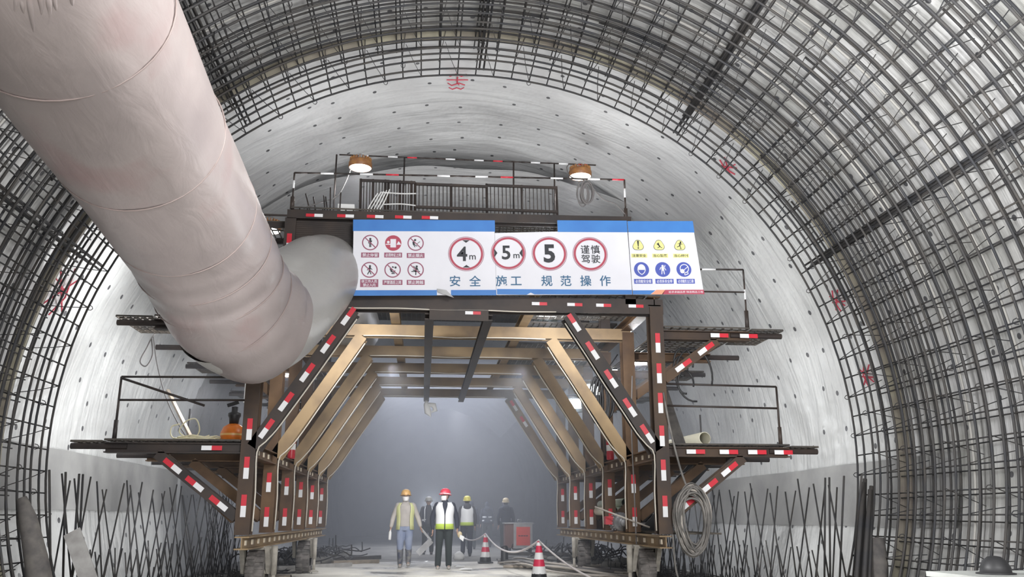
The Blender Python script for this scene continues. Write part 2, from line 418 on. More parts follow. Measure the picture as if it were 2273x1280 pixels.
# beyond the sheet: a slack grey sheet hanging under the crown, then sprayed concrete walls
shell('ceiling', 'sheet_far', RM, 0.75, math.pi - 0.75, 16.3, 60, 60, 60, lambda a, y: -0.4 * max(0, math.sin((a - 0.75) / (math.pi - 1.5) * math.pi)) ** 2 * max(0, 1 - (y - 16.3) / 9) + 0.03 * math.sin(a * 17 + y))
shell('wall_right', 'shotcrete', RM, A_LO, 0.75, 23.9, 60, 24, 50, lambda a, y: 0.04 + 0.03 * math.sin(a * 13 + y * 2))
shell('wall_left', 'shotcrete', RM, math.pi - 0.75, math.pi - A_LO, 20.9, 60, 24, 50, lambda a, y: 0.04 + 0.03 * math.sin(a * 13 + y * 2))
fl = MB()
NX, NY = 60, 140
vs = []; fs = []
def fz(x, y): return 0.012 * math.sin(x * 3.1 + y * 1.7) + 0.012 * math.sin(y * 2.9 - x * 1.1) - (0.10 if abs(x - 0.3) > 3.9 else 0.0)
for j in range(NY + 1):
    for i in range(NX + 1):
        x = AX - 6.3 + 12.6 * i / NX; y = -7 + 67 * j / NY; vs.append((x, y, fz(x, y)))
for j in range(NY):
    for i in range(NX):
        q = j * (NX + 1) + i; fs.append((q, q + 1, q + NX + 2, q + NX + 1))
fl.add(vs, fs, 0, True)
for k, (vv) in enumerate(fl.f):
    x = fl.v[vv[0]].x; y = fl.v[vv[0]].y
    fl.m[k] = 1 if (x < -3.6 or x > 4.4 or y > 24) else 0
tag(fl.build('floor', ['floor', 'mud']), kind='structure')
e = MB(); e.poly([arc(RM + 0.1, A_LO + (math.pi - 2 * A_LO) * i / 40, 59.9) for i in range(41)], (0, 0.2, 0))
tag(e.build('wall_far', 'mud'), kind='structure')
# darker grey strips along the foot of both walls
def foot_strip(a0, a1, y0, y1, r): return shell('trim_1', 'strip_grey', r, a0, a1, y0, y1, 8, 20, lambda a, y: wob(a, y) - 0.035)
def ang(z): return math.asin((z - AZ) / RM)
foot_strip(ang(1.0), ang(1.97), 10.6, 20.5, RM).name = 'trim_2'
foot_strip(math.pi - ang(2.15), math.pi - ang(1.25), 10.6, 20.5, RM).name = 'trim_1'

# ------------------------------------------------------------------ reinforcement cage
cage = thing('rebar_cage', 'dark steel rebar cage arching over the whole tunnel in two tied layers', 'rebar cage', (AX, 8.6, 0))
AL0, AL1 = -0.385, math.pi + 0.385
RIM_Y, CAGE_Y0, STEP = 12.04, 4.84, 0.214
nh = int(round((RIM_Y - CAGE_Y0) / STEP))
def hoop(r, y, rad, a0=AL0, a1=AL1, n=84, jit=0.0):
    ph = random.random() * 6
    return MB().tube([arc(r + jit * math.sin(5 * a + ph), a, y + jit * 1.5 * math.sin(3 * a + ph)) for a in (a0 + (a1 - a0) * i / n for i in range(n + 1))], rad, 6)
for k in range(nh + 1):
    y = RIM_Y - k * STEP + (random.uniform(-.045, .045) if k > 1 else 0)
    hoop(RI, y, 0.0148, jit=0.006 if k else 0.0).build('inner_hoop', 'rebar', cage)
    b = hoop(RO, y - 0.07 + random.uniform(-.05, .05), 0.0148, jit=0.01)
    # lapped second bar on part of each hoop makes it look thicker there
    a0 = random.uniform(0.2, 2.4); a1 = a0 + random.uniform(0.25, 0.5)
    b.tube([arc(RO - 0.01, a0 + (a1 - a0) * i / 10, y - 0.03) for i in range(11)], 0.014, 6)
    b.build('outer_hoop', 'rebar_pale' if k in (9, 14, 15) else 'rebar', cage)
nl = 78
for i in range(nl + 1):
    a = AL0 + (AL1 - AL0) * i / nl
    end = random.uniform(0.02, 0.05)
    MB().tube([arc(RI + 0.02 + random.uniform(-.006, .006), a, y) for y in (CAGE_Y0, 8.5, RIM_Y + end)], 0.0098, 6).build('inner_lengthwise_bar', 'rebar', cage)
    MB().tube([arc(RO - 0.02 + random.uniform(-.008, .008), a + random.uniform(-.006, .006), y) for y in (CAGE_Y0, 8.5, RIM_Y - 0.1 + end)], 0.0098, 6).build('outer_lengthwise_bar', 'rebar', cage)
for a in (0.47, 0.98, 1.55, 2.2, 2.72):                  # heavy bundled bars
    b = MB()
    for da, r in ((0, RI + .05), (0.012, RI + .05), (0.004, RO - .05), (0.016, RO - .05), (0.008, RI + .22)):
        b.tube([arc(r, a + da, y) for y in (CAGE_Y0, RIM_Y - 0.1)], 0.015, 6)
    b.build('bundled_bar', 'rebar', cage)
tie = MB(); hooks = MB()
for i in range(nl + 1):
    a = AL0 + (AL1 - AL0) * i / nl
    for k in range(0, nh, 2):
        y = RIM_Y - k * STEP
        if (i + k // 2) % 2: continue
        ya = y - 0.02
        if (i % 2): pts = [arc(RI - 0.02, a + 0.004, ya), arc(RO + 0.02, a - 0.02, ya - 0.05)]
        else: pts = [arc(RI - 0.015, a, ya), arc(RI + .2, a + 0.016, ya - .08), arc(RO + 0.01, a + 0.03, ya - 0.2)]
        tie.tube(pts, 0.0055, 4, smooth=False)
        if random.random() < 0.3:
            hooks.tube([arc(RI - 0.02 - 0.04 * math.sin(t), a + 0.006 * math.cos(t), ya + .03 * math.sin(t)) for t in (0, .8, 1.6, 2.4, 3.2)], 0.0055, 4, smooth=False)
tag(tie.build('cross_tie', 'rebar', cage), kind='stuff')
tag(hooks.build('tie_hook', 'rebar', cage), kind='stuff')
# waterstop ring behind the rim
ws = MB()
na = 90
for i in range(na):
    a0 = AL0 + (AL1 - AL0) * i / na; a1 = AL0 + (AL1 - AL0) * (i + 1) / na
    P = [arc(r, a, y) for y in (11.62, 11.66) for (r, a) in ((RO - 0.04, a0), (RO - 0.04, a1), (RM - 0.08, a1), (RM - 0.08, a0))]
    ws.add(P, [(0, 1, 2, 3), (7, 6, 5, 4), (0, 4, 5, 1), (3, 2, 6, 7)])
ws.build('waterstop_band', 'waterstop', cage)
# red painted marks on the sheet beside the cage
def mark(strokes, a, y, parent, sc=1.0):
    b = MB()
    for st in strokes:
        b.tube([arc(RM - 0.055, a + u * sc / RM, y + v * sc) for (u, v) in st], 0.012, 4, smooth=False)
    o = b.build('painted_mark', 'painted_red', parent); return o
CH = [[(-.3, 0), (.3, .02)], [(0, -.14), (0, .2), (-.06, .3)], [(-.22, .3), (-.05, .2), (.15, .34), (.26, .2)], [(-.25, -.3), (-.1, -.18), (.05, -.3), (.22, -.18)], [(-.2, .45), (-.12, .55), (0, .47), (.12, .56), (.22, .46)]]
mark(CH, 1.61, 13.3, ceiling, .62)
X1 = [[(-.2, -.2), (.2, .3)], [(-.2, .3), (.25, -.2)], [(-.28, .1), (.05, .22), (.3, .05)], [(-.1, -.3), (.02, .3)]]
mark(X1, 0.82, 12.7, ceiling, .6); mark(X1, 0.37, 12.5, wall_right, .6); mark(X1, 0.17, 12.45, wall_right, .6); mark(X1, math.pi - 0.34, 12.3, wall_left, 1.3)

# ------------------------------------------------------------------ ventilation duct
duct = thing('ventilation_duct', 'big pinkish grey fabric ventilation duct sagging from the upper left into the gantry', 'ventilation duct', (-3.1, 9, 0))
def smooth_path(P, n):
    out = []
    P = [Vector(p) for p in P]
    Q = [P[0] * 2 - P[1]] + P + [P[-1] * 2 - P[-2]]
    for i in range(1, len(Q) - 2):
        for k in range(n):
            t = k / n
            a, b, c, d = Q[i - 1], Q[i], Q[i + 1], Q[i + 2]
            out.append(0.5 * ((2 * b) + (c - a) * t + (2 * a - 5 * b + 4 * c - d) * t * t + (3 * b - a - 3 * c + d) * t ** 3))
    out.append(P[-1]); return out
def sweep(mb, path, rad, n=48, mi=0, wr=0.0, ang0=0.0, sq=1.0):
    """round sleeve with shallow folds; wr is a function (i, angle) -> extra radius"""
    k = len(path); rings = []; nrm = Vector((0, 0, 1))
    for i in range(k):
        t = (path[min(i + 1, k - 1)] - path[max(i - 1, 0)]).normalized()
        nn = (Vector((0, 0, 1)) - t * t.z).normalized(); bn = t.cross(nn)
        r = rad(i) if callable(rad) else rad
        for j in range(n):
            a = 2 * math.pi * j / n; rr = r + (wr(i, a) if wr else 0)
            rings.append(path[i] + nn * math.cos(a) * rr * sq + bn * math.sin(a) * rr)
    fs = [(i * n + j, i * n + (j + 1) % n, (i + 1) * n + (j + 1) % n, (i + 1) * n + j) for i in range(k - 1) for j in range(n)]
    return mb.add(rings, fs, mi, True)
DR = 0.76
pathA = smooth_path([(-3.12, 2.4, 4.98), (-3.13, 4.4, 4.78), (-3.13, 6.2, 4.58), (-3.12, 7.8, 4.40), (-3.08, 9.0, 4.2), (-2.98, 9.75, 3.92), (-2.86, 10.2, 3.66), (-2.66, 10.62, 3.5), (-2.52, 10.85, 3.46)], 10)
def wrA(i, a):
    y = pathA[i].y
    s = 0.006 * math.sin(a * 3 + y * 1.1) + 0.004 * math.sin(a * 7 - y * 3)
    if y > 8.6: s += 0.009 * math.sin(y * 16 + 2 * a) * min(1, (y - 8.6))
    return s
def rA(i):
    t = i / (len(pathA) - 1)
    return DR * (1.0 - 0.05 * max(0, t - 0.9) / 0.1)
a_ = MB(); sweep(a_, pathA, rA, 56, 0, wrA)
a_.build('long_sleeve', 'duct', duct)
pathB = smooth_path([(-2.92, 10.28, 3.60), (-2.68, 10.72, 3.52), (-2.46, 11.35, 3.86), (-2.27, 12.1, 4.33), (-2.18, 12.7, 4.66), (-2.13, 13.3, 4.85), (-2.1, 15, 4.98), (-2.1, 18, 5.0)], 8)
b_ = MB(); sweep(b_, pathB, lambda i: DR * (0.97 - 0.17 * min(1, max(0, (pathB[i].y - 10.6) / 2.4))), 48, 0, lambda i, a: 0.008 * math.sin(3 * a + i * .5))
tag(b_.build('rising_sleeve', 'duct_grey', duct), label='paler grey end sleeve rising behind the sign')
def seam(path, i, r, name='seam'):
    t = (path[min(i + 1, len(path) - 1)] - path[max(i - 1, 0)]).normalized(); nn = (Vector((0, 0, 1)) - t * t.z).normalized(); bn = t.cross(nn)
    MB().tube([path[i] + (nn * math.cos(a) + bn * math.sin(a)) * r for a in (2 * math.pi * j / 48 for j in range(48))], 0.007, 6, closed=True).build(name, 'duct_seam', duct)
for yy in (5.6, 7.3, 8.75, 9.5, 9.95, 10.3):
    i = min(range(len(pathA)), key=lambda q: abs(pathA[q].y - yy)); seam(pathA, i, rA(i) + 0.004)
# gathered folds of fabric at the near hanging point
def duct_hit(px, py):
    r = ray(px, py).normalized(); s = 3.0
    while s < 12:
        p = CAM + r * s
        i = min(range(len(pathA)), key=lambda q: (pathA[q] - p).length_squared)
        if (pathA[i] - p).length < DR + 0.01: return p
        s += 0.02
    return p
for (px, tip, w_) in ((30, 80, .024), (52, 55, .02), (70, 96, .026), (88, 60, .02), (106, 84, .024), (128, 50, .02), (166, 40, .02), (172, 24, .016)):
    pts = [duct_hit(px + 5 * math.sin(k + px), tip - (tip + 70) * k / 6) for k in range(7)]
    ws_ = [.006, w_ * .4, w_ * .7, w_ * .9, w_, w_, w_]; out = []
    for p, q in zip(pts, ws_):
        c = min(pathA, key=lambda v: (v - p).length_squared); out.append(p + (c - p).normalized() * (q * .75 + max(0, .014 - .007 * len(out))))
    MB().tube(smooth_path(out, 3), [ws_[min(6, i // 3)] + (ws_[min(6, i // 3 + 1)] - ws_[min(6, i // 3)]) * (i % 3) / 3 for i in range(19)], 10).build('gathered_fold', 'duct', duct)
h_ = MB()
for (y, z) in ((5.0, 4.72), (7.4, 4.44), (9.4, 4.05)):
    x = -3.12
    top = AZ + math.sqrt(RI ** 2 - (x - AX) ** 2)
    h_.tube([(x, y, z + DR - .02), (x, y, top)], 0.006, 5)
h_.build('hanging_wire', 'black_steel', duct)

# ------------------------------------------------------------------ the gantry
FY = [13.0 + 1.93 * k for k in range(6)]
PL, PR = -3.03, 3.10
g = thing('work_gantry', 'rust brown steel portal gantry on wheels with side platforms and red and white strips', 'gantry', (0.03, 17.8, 0))
def strip(parent, c, along, nrm, L=0.31, wd=0.075, flip=False):
    c, along, nrm = Vector(c), Vector(along).normalized(), Vector(nrm).normalized()
    sd = along.cross(nrm); b = MB(); c = c + nrm * 0.003
    b.obox(c + along * L / 4, along * L / 4, sd * wd / 2, nrm * 0.002, 1 if flip else 0)
    b.obox(c - along * L / 4, along * L / 4, sd * wd / 2, nrm * 0.002, 0 if flip else 1)
    b.build('reflective_strip', ['red_tape', 'white_tape'], parent)
FRONT = Vector((0, -1, 0))
def member(name, p0, p1, w_, h_, upv, m, parent=None):
    return MB().ibeam(p0, p1, w_, h_, upv).build(name, m, parent or g)
def sag(p0, p1, s, n=8, wob_=0.0):
    p0, p1 = Vector(p0), Vector(p1)
    return [p0 + (p1 - p0) * (i / n) + Vector((random.uniform(-wob_, wob_), random.uniform(-wob_, wob_), -s * 4 * (i / n) * (1 - i / n))) for i in range(n + 1)]
for k, y in enumerate(FY):
    ms = 'dark_steel' if k == 0 else 'rust_steel'
    mb_ = 'dark_steel' if k == 0 else 'ochre_steel'
    yf = y - 0.13                                     # front face of the flanges
    for sgn, px in ((-1, PL), (1, PR)):
        post = member('post', (px, y, 0.9), (px, y, 4.36 if sgn > 0 else 4.3), 0.21, 0.25, (0, 1, 0), 'front_steel' if k == 0 else 'rust_steel')
        zs = (1.3, 1.83, 2.34, 2.84, 3.3, 3.78) if k == 0 and sgn > 0 else (1.3, 1.83, 2.38, 3.21) if k == 0 else (1.15, 1.7)
        for z in zs: strip(post, (px, yf, z), (0, 0, 1), FRONT)
        # inclined brace of the portal
        b0 = Vector((px - sgn * 1.40, y, 4.2)); b1 = Vector((px - sgn * 0.07, y, 2.12))
        br = member('brace', b0, b1, 0.2, 0.25, (0, 1, 0), mb_)
        if k == 0:
            for t in ((0.05, 0.26, 0.47, 0.68, 0.87) if sgn < 0 else (0.06, 0.27, 0.48, 0.69, 0.88)):
                strip(br, b0 + (b1 - b0) * t + Vector((0, -0.13, 0)), b0 - b1, FRONT)
        elif k == 5 and sgn > 0:
            for t in (0.1, 0.3): strip(br, b0 + (b1 - b0) * t + Vector((0, -0.13, 0)), b0 - b1, FRONT)
        # pale lighting hose laced along brace and post
        q = [(px - sgn * 0.14, yf + .02, 0.95), (px - sgn * 0.15, yf, 1.5), (px - sgn * 0.13, yf, 2.05), (px - sgn * 0.24, yf, 2.2)]
        q += [tuple(b0 + (b1 - b0) * t + Vector((-sgn * 0.115, -0.11, -0.06)) + Vector((0, 0, random.uniform(-.012, .012)))) for t in (0.85, .7, .5, .3, .15, .04)]
        MB().tube(smooth_path(q, 3), 0.011, 5).build('light_hose', 'light_cable', g)
        # cantilevers outside: low and mid platform
        for (z, xo, xe, zb, xb, pz) in ((2.11, 2.02, 2.5, 1.14, 1.28, 'low'), (3.93, 1.52, 2.07, 3.22, 0.98, 'mid')):
            x0 = px + sgn * 0.1; x1 = px + sgn * xo; x2 = px + sgn * xe
            arm = member('cantilever', (x0, y, z), (x1, y, z), 0.16, 0.15, (0, 0, 1), 'dark_steel' if k == 0 and sgn < 0 else 'front_steel' if k == 0 else 'rust_steel')
            MB().tube([(x1 - sgn * 0.3, y, z + 0.02), (x2, y, z + 0.02)], 0.045, 10, smooth=False).build('extension_tube', 'dark_steel', g)
            lb = member('knee_brace', (px + sgn * 0.1, y, zb), (px + sgn * xb, y, z - 0.08), 0.15, 0.16, (0, 1, 0), 'dark_steel' if sgn < 0 and k == 0 else 'front_steel' if k == 0 else 'rust_steel')
            if k == 0:
                d = Vector((sgn * (xb - 0.1), 0, z - 0.08 - zb))
                ts = (0.22, 0.52, 0.8) if pz == 'low' else (0.35, 0.78)
                for t in ts: strip(lb, Vector((px + sgn * 0.1, y - 0.085, zb)) + d * t, d, FRONT, 0.3)
                xs = ((3.63, 4.15, 4.6, 5.02) if pz == 'low' else (4.12, 4.6)) if sgn > 0 else ((-3.55,) if pz == 'low' else ())
                for x in xs: strip(arm, (x, y - 0.085, z), (1, 0, 0), FRONT, 0.29, 0.065)
    # portal beam
    if k == 0:
        pb = member('portal_beam', (PL - .1, y, 4.32), (PR + .12, y, 4.37), 0.24, 0.2, (0, 1, 0), 'dark_steel')
        for x in (1.24, 1.80, 2.26, 2.78): strip(pb, (x, y - 0.105, 4.37), (1, 0, 0), FRONT, 0.24, 0.05)
        MB().tube([(x, y - .12, 4.235 + .006 * math.sin(x * 5)) for x in [-1.7 + .2 * i for i in range(17)]], 0.011, 5).build('light_hose', 'light_cable', g)
    else:
        member('portal_beam', (PL - .05, y, 4.3), (PR + .05, y, 4.32), 0.2, 0.24, (0, 1, 0), 'ochre_steel' if k > 0 else 'dark_steel')
        MB().tube([(x, y - .13, 4.19 + .02 * abs(math.sin(x * 1.6))) for x in [-1.6 + .2 * i for i in range(17)]], 0.011, 5).build('light_hose', 'light_cable', g)
# lengthwise members
for sgn, px in ((-1, PL), (1, PR)):
    x = px - sgn * 0.02
    b = MB(); b.ibeam((x, 12.82, 0.79), (x, 22.85, 0.79), 0.2, 0.18, (0, 0, 1))
    fx = x - sgn * 0.012
    for i in range(20):
        y = 13.05 + i * 0.5; b.box((fx - .012, y - .045, 0.755), (fx + .012, y + .045, 0.825), 1)
    b.build('base_beam', ['ochre_steel', 'bolt'], g)
    b = MB(); b.ibeam((x, 12.9, 2.08), (x, 22.75, 2.08), 0.16, 0.19, (0, 0, 1))
    for k in range(5):
        for t in (.28, .5, .72):
            y = FY[k] + 1.93 * t; b.box((fx - .012, y - .035, 2.05), (fx + .012, y + .035, 2.12), 1)
    b.build('side_rail', ['rust_steel', 'bolt'], g)
    member('eaves_beam', (x, 12.9, 4.46), (x, 22.75, 4.46), 0.2, 0.16, (0, 0, 1), 'rust_steel')
for x in (-0.47, 0.44):
    member('lengthwise_joist', (x, 12.95, 4.14), (x, 22.7, 4.14), 0.14, 0.1, (0, 0, 1), 'dark_steel')
lj = MB().bar((-.47, 12.88, 4.17), (.44, 12.88, 4.17), 0.02, 0.2, mi=0).build('joist_plate', 'dark_steel', g)
strip(lj, (0.2, 12.865, 4.19), (1, 0, 0), FRONT, 0.24, 0.05)
for x in (-1.05, 1.2):
    member('lengthwise_joist', (x, 13.1, 4.5), (x, 22.7, 4.5), 0.16, 0.14, (0, 0, 1), 'ochre_steel')
# gratings
def grate(name, x0, x1, y0, y1, z, sx=0.11, sy=0.13, t=0.014): return MB().grating(x0, x1, y0, y1, z, sx, sy, t).build(name, 'grate', g)
for k in range(5):
    ya, yb = FY[k] - (0.14 if k == 0 else 0), FY[k + 1]
    grate('low_platform_grating', PL - 2.0, PL - .12, ya, yb, 2.215); grate('low_platform_grating', PR + .12, PR + 2.0, ya, yb, 2.215)
    grate('mid_platform_grating', PL - 1.5, PL - .12, ya, yb, 4.04, .14, .16, .011); grate('mid_platform_grating', PR + .12, PR + 1.5, ya, yb, 4.04, .14, .16, .011)
    if k % 2 == 0:
        grate('extension_grating', PL - 2.46, PL - 2.03, ya, ya + .95, 2.19); grate('extension_grating', PR + 2.03, PR + 2.46, ya, ya + .95, 2.19)
        grate('extension_grating', PL - 2.05, PL - 1.53, ya, ya + 1.2, 4.02); grate('extension_grating', PR + 1.53, PR + 2.05, ya, ya + 1.2, 4.02)
    grate('deck_grating', 1.35, PR - .1, ya + .3, yb, 4.6)
    if k < 4: grate('upper_deck_grating', -2.66, 2.7, ya + .05, yb, 5.83, 0.12, 0.12)
# upper deck frame
for k in (0, 1, 2, 3):
    y = FY[k]
    for x in (-2.66, 2.7): 
        p = member('upper_post', (x, y, 4.4), (x, y, 5.66), 0.17, 0.2, (0, 1, 0), 'dark_steel')
        if k == 0 and x < 0: strip(p, (x, y - .105, 5.24), (0, 0, 1), FRONT)
    ub = member('upper_beam', (-2.72, y, 5.72), (2.76, y, 5.8), 0.14, 0.2, (0, 1, 0), 'dark_steel')
    if k == 0:
        for x in (-2.3, -1.82, -1.36, -.92, -.5): strip(ub, (x, y - .105, 5.7 + .0146 * (x + 2.72)), (-1, 0, 0), FRONT, 0.26, 0.05)
for x in (-2.66, 2.7): member('upper_side_beam', (x, 12.95, 5.74), (x, 18.9, 5.74), 0.14, 0.14, (0, 0, 1), 'dark_steel')
b = MB()                                               # dark mesh screen behind the duct, left of the sign
x0, x1, z0, z1 = -2.58, -1.0, 5.1, 5.62
for i in range(24): b.bar((x0 + (x1 - x0) * i / 23, 12.98, z0), (x0 + (x1 - x0) * i / 23, 12.98, z1), 0.03, 0.008, (0, 1, 0))
for i in range(17): b.bar((x0, 12.97, z0 + (z1 - z0) * i / 16), (x1, 12.97, z0 + (z1 - z0) * i / 16), 0.008, 0.03, (0, 0, 1))
b.build('mesh_screen', 'dark_steel', g)
# outriggers of the upper deck
for (xa, xb) in ((-3.62, -2.74), (2.78, 3.85)):
    grate('upper_extension_grating', xa, (xa + xb) / 2 - .03, 13.6, 14.5, 5.86, 0.1, 0.45); grate('upper_extension_grating', (xa + xb) / 2 + .03, xb, 13.6, 14.5, 5.82, 0.1, 0.45)
    MB().bar((xa, 13.6, 5.76), (xb, 13.6, 5.76), 0.06, 0.08).build('upper_outrigger', 'dark_steel', g)
    MB().bar((xa, 14.5, 5.76), (xb, 14.5, 5.76), 0.06, 0.08).build('upper_outrigger', 'dark_steel', g)
# guard panels standing across the raised deck
def guard(px0, px1, py0, py1, Y, n, mids=()):
    A = atY(px0, py1, Y); B = atY(px1, py1, Y); zt = atY(px0, py0, Y).z; zt2 = zt + (B.z - A.z); z0 = 5.84
    b = MB()
    for i in range(n + 1):
        t = i / n; x = A.x + (B.x - A.x) * t; b.tube([(x, Y, z0), (x - .02, Y + .01, zt + .03)], 0.008 if i % max(1, n // 2) else 0.024, 5, smooth=False)
    for zz in (zt, ) + mids: b.bar((A.x, Y, zz), (B.x, Y, zz), 0.035, 0.045)
    b.build('guard_panel', 'dark_steel', g)
guard(800, 862, 400, 472, 14.0, 9); guard(862, 920, 403, 472, 14.05, 9); guard(922, 1082, 408, 472, 14.1, 18, (6.35,)); guard(1082, 1238, 411, 474, 14.1, 18, (6.35,))
# railings
def rail(pts, r=0.02, m='dark_steel', name='guard_rail'): return MB().tube(pts, r, 8).build(name, m, g)
def banded(p0, p1, n, r=0.015, name='guard_rail'):
    p0, p1 = Vector(p0), Vector(p1); b = MB()
    for i in range(n): b.tube([p0 + (p1 - p0) * (i / n), p0 + (p1 - p0) * ((i + 1) / n)], r, 8, mi=(0, 0, 2, 0, 0, 2, 0, 1, 0)[i % 9])
    return b.build(name, ['dark_steel', 'red_tape', 'white_tape'], g)
banded((-2.66, 12.95, 6.43), (2.68, 12.95, 6.53), 26)
for x, zt in ((-2.66, 6.43), (2.68, 6.53)):
    rail([(x, 12.95, 5.82), (x, 12.95, 6.02)], 0.035, name='rail_socket'); banded((x, 12.95, 5.9), (x, 12.95, zt), 4, name='rail_post')
banded((-2.2, 14.93, 7.63), (2.62, 14.93, 7.63), 27)
for px in (747, 898, 1140, 1230):
    p = atY(px, 349, 14.93); rail([(p.x, 14.93, 5.85), (p.x, 14.93, 7.63)], 0.016, name='rail_post')
for sgn, px in ((-1, PL), (1, PR)):
    xo = px + sgn * 1.9
    for k, y in enumerate((12.95, 16.8, 20.7, 22.6)):
        rail([(xo, y, 2.22), (xo, y, 2.5)], 0.032, name='rail_socket'); rail([(xo, y, 2.4), (xo, y, 3.13)], 0.018, name='rail_post')
    for z in (3.13, 2.79):
        rail([(xo, 12.95, z), (px + sgn * .1, 12.95, z + .02)], 0.016)
    if sgn < 0: rail([(xo, 12.93, 3.11), (xo + 1.22, 12.93, 2.72)], 0.018)
xo = 4.6
rail([(xo, 12.95, 4.05), (xo, 12.95, 4.35)], 0.035, name='rail_socket'); banded((xo, 12.95, 4.2), (xo, 12.95, 5.04), 5, name='rail_post')
banded((xo, 12.95, 5.04), (2.75, 12.95, 5.0), 8); rail([(xo, 12.95, 4.66), (2.75, 12.95, 4.64)], 0.014)
# upright bar stubs left on the upper deck
for px, h_, ln in ((690, .3, -.1), (702, .25, -.06), (722, .28, -.04), (728, .26, -.05), (733, .42, -.02), (754, .34, 0)):
    p = atY(px, 471, 13.1); rail([(p.x, 13.1, 5.8), (p.x + ln, 13.1, 5.84 + h_)], 0.011, name='bar_stub')
# stair and lower bracing on the right, bracing on the left
for sgn, px in ((1, PR), (-1, PL)):
    for k in range(5):
        member('side_brace', (px + sgn * .16, FY[k] + .1, 1.1), (px + sgn * 1.2, FY[k] + .1, 2.0), 0.1, 0.14, (0, 1, 0), 'rust_steel' if sgn < 0 else 'black_steel')
st = MB()
for dx in (0, 0.62):
    st.bar((4.75 , 15.6 + dx, 2.2), (3.35, 15.6 + dx, 0.75), 0.03, 0.2)
for i in range(8):
    t = i / 8; c = Vector((4.65 - 1.4 * t, 15.91, 2.12 - 1.45 * t)); st.box(c - Vector((.12, .3, .015)), c + Vector((.12, .3, .015)), 1)
st.build('stair', ['black_steel', 'galv'], g)
grate('walkway_grating', PR + .15, PR + .95, 13.2, 22.6, 0.9, 0.14, 0.16, 0.012)
# travelling wheels
for (x, y) in ((PL, 14.25), (PL, 19.75), (PR, 14.25), (PR, 19.75)):
    sg = 1 if x < 0 else -1
    wv = MB(); c = Vector((x + .02 * sg, y, 0.33))
    wv.lathe([(0.2, -.13), (0.31, -.14), (0.345, -.09), (0.35, 0), (0.345, .09), (0.31, .14), (0.2, .13)], c, (1, 0, 0), 28)
    for i in range(22):
        a = 2 * math.pi * i / 22
        for off in (-.07, .07):
            q = Vector((0, math.cos(a + off), math.sin(a + off))); t = Vector((0, -q.z, q.y))
            wv.obox(c + q * 0.35 + Vector((off, 0, 0)), Vector((.06, 0, 0)), t * .022, q * .014)
    wh = wv.build('wheel', 'rubber', g)
    MB().lathe([(0.0, -.1), (0.1, -.1), (0.2, -.06), (0.21, .06), (0.1, .1), (0.0, .1)], c, (1, 0, 0), 20).build('hub', 'dusty_grey', wh)
    fk = MB()
    for q in (-1, 1):
        fk.box((x + q * .19 - .02, y - .07, 0.3), (x + q * .19 + .02, y + .07, 0.71)); fk.bar((x + q * .19, y - .06, .33), (x + q * .19, y - .3, .7), .03, .07, (1, 0, 0))
    fk.box((x - .22, y - .2, 0.66), (x + .22, y + .2, 0.71)); fk.tube([(x - .24, y, .33), (x + .24, y, .33)], .035, 10)
    fk.build('wheel_fork', 'dusty_grey', g)
# screw jacks near the wheels
for (x, y) in ((PL + .3, 14.0), (PL + .28, 19.3), (PR - .3, 14.0), (PR - .28, 19.3)):
    j = MB(); j.tube([(x, y, .05), (x, y, .35)], .03, 10); j.tube([(x, y, .3), (x, y, .72)], .045, 10); j.lathe([(0, 0), (.1, 0), (.1, .02), (.03, .05)], (x, y, .03), n=14)
    j.build('screw_jack', 'dusty_grey', g)

# ------------------------------------------------------------------ sign boards on the front of the gantry
SK = 0.00711; TILT = R_(-1.7); SO = Vector((-1.63, 12.62, 4.36))
def sign_thing(label, name='sign_board'):
    o = thing(name, label, 'sign', SO); o.rotation_euler = (0, TILT, 0); return o
def U(px, py): return ((px - 792) * SK, (661 - py) * SK)
def plate(mb, pts, y0, y1, mi=0):
    return mb.poly([(u, y0, v) for (u, v) in pts], (0, y1 - y0, 0), mi)
def rectpx(mb, x0, y0, x1, y1, ya, yb, mi=0):
    (u0, v0), (u1, v1) = U(x0, y1), U(x1, y0); return plate(mb, [(u0, v0), (u1, v0), (u1, v1), (u0, v1)], ya, yb, mi)
def text_into(mb, body, cx, cy, h, y=-0.006, mi=0, weight=0.0, width=None, em=None):
    """lettering centred at pixel (cx, cy), about h pixels high"""
    cu = bpy.data.curves.new('t', 'FONT'); cu.body = body; cu.size = 1.0; cu.offset = weight; cu.resolution_u = 3; cu.extrude = 0.0
    o = bpy.data.objects.new('t', cu); COL.objects.link(o)
    dg = bpy.context.evaluated_depsgraph_get(); dg.update(); me = bpy.data.meshes.new_from_object(o.evaluated_get(dg))
    if len(me.vertices):
        xs = [v.co.x for v in me.vertices]; ys = [v.co.y for v in me.vertices]
        w0, h0 = max(xs) - min(xs), max(ys) - min(ys); s = h * SK / h0 if em is None else em * SK; sx = s if width is None else width * SK / w0
        mx, my = (max(xs) + min(xs)) / 2, (max(ys) + min(ys)) / 2; (u, v) = U(cx, cy)
        mb.add([(u + (p.co.x - mx) * sx, y, v + (p.co.y - my) * s) for p in me.vertices], [list(f.vertices) for f in me.polygons], mi)
    bpy.data.objects.remove(o); bpy.data.meshes.remove(me); bpy.data.curves.remove(cu)
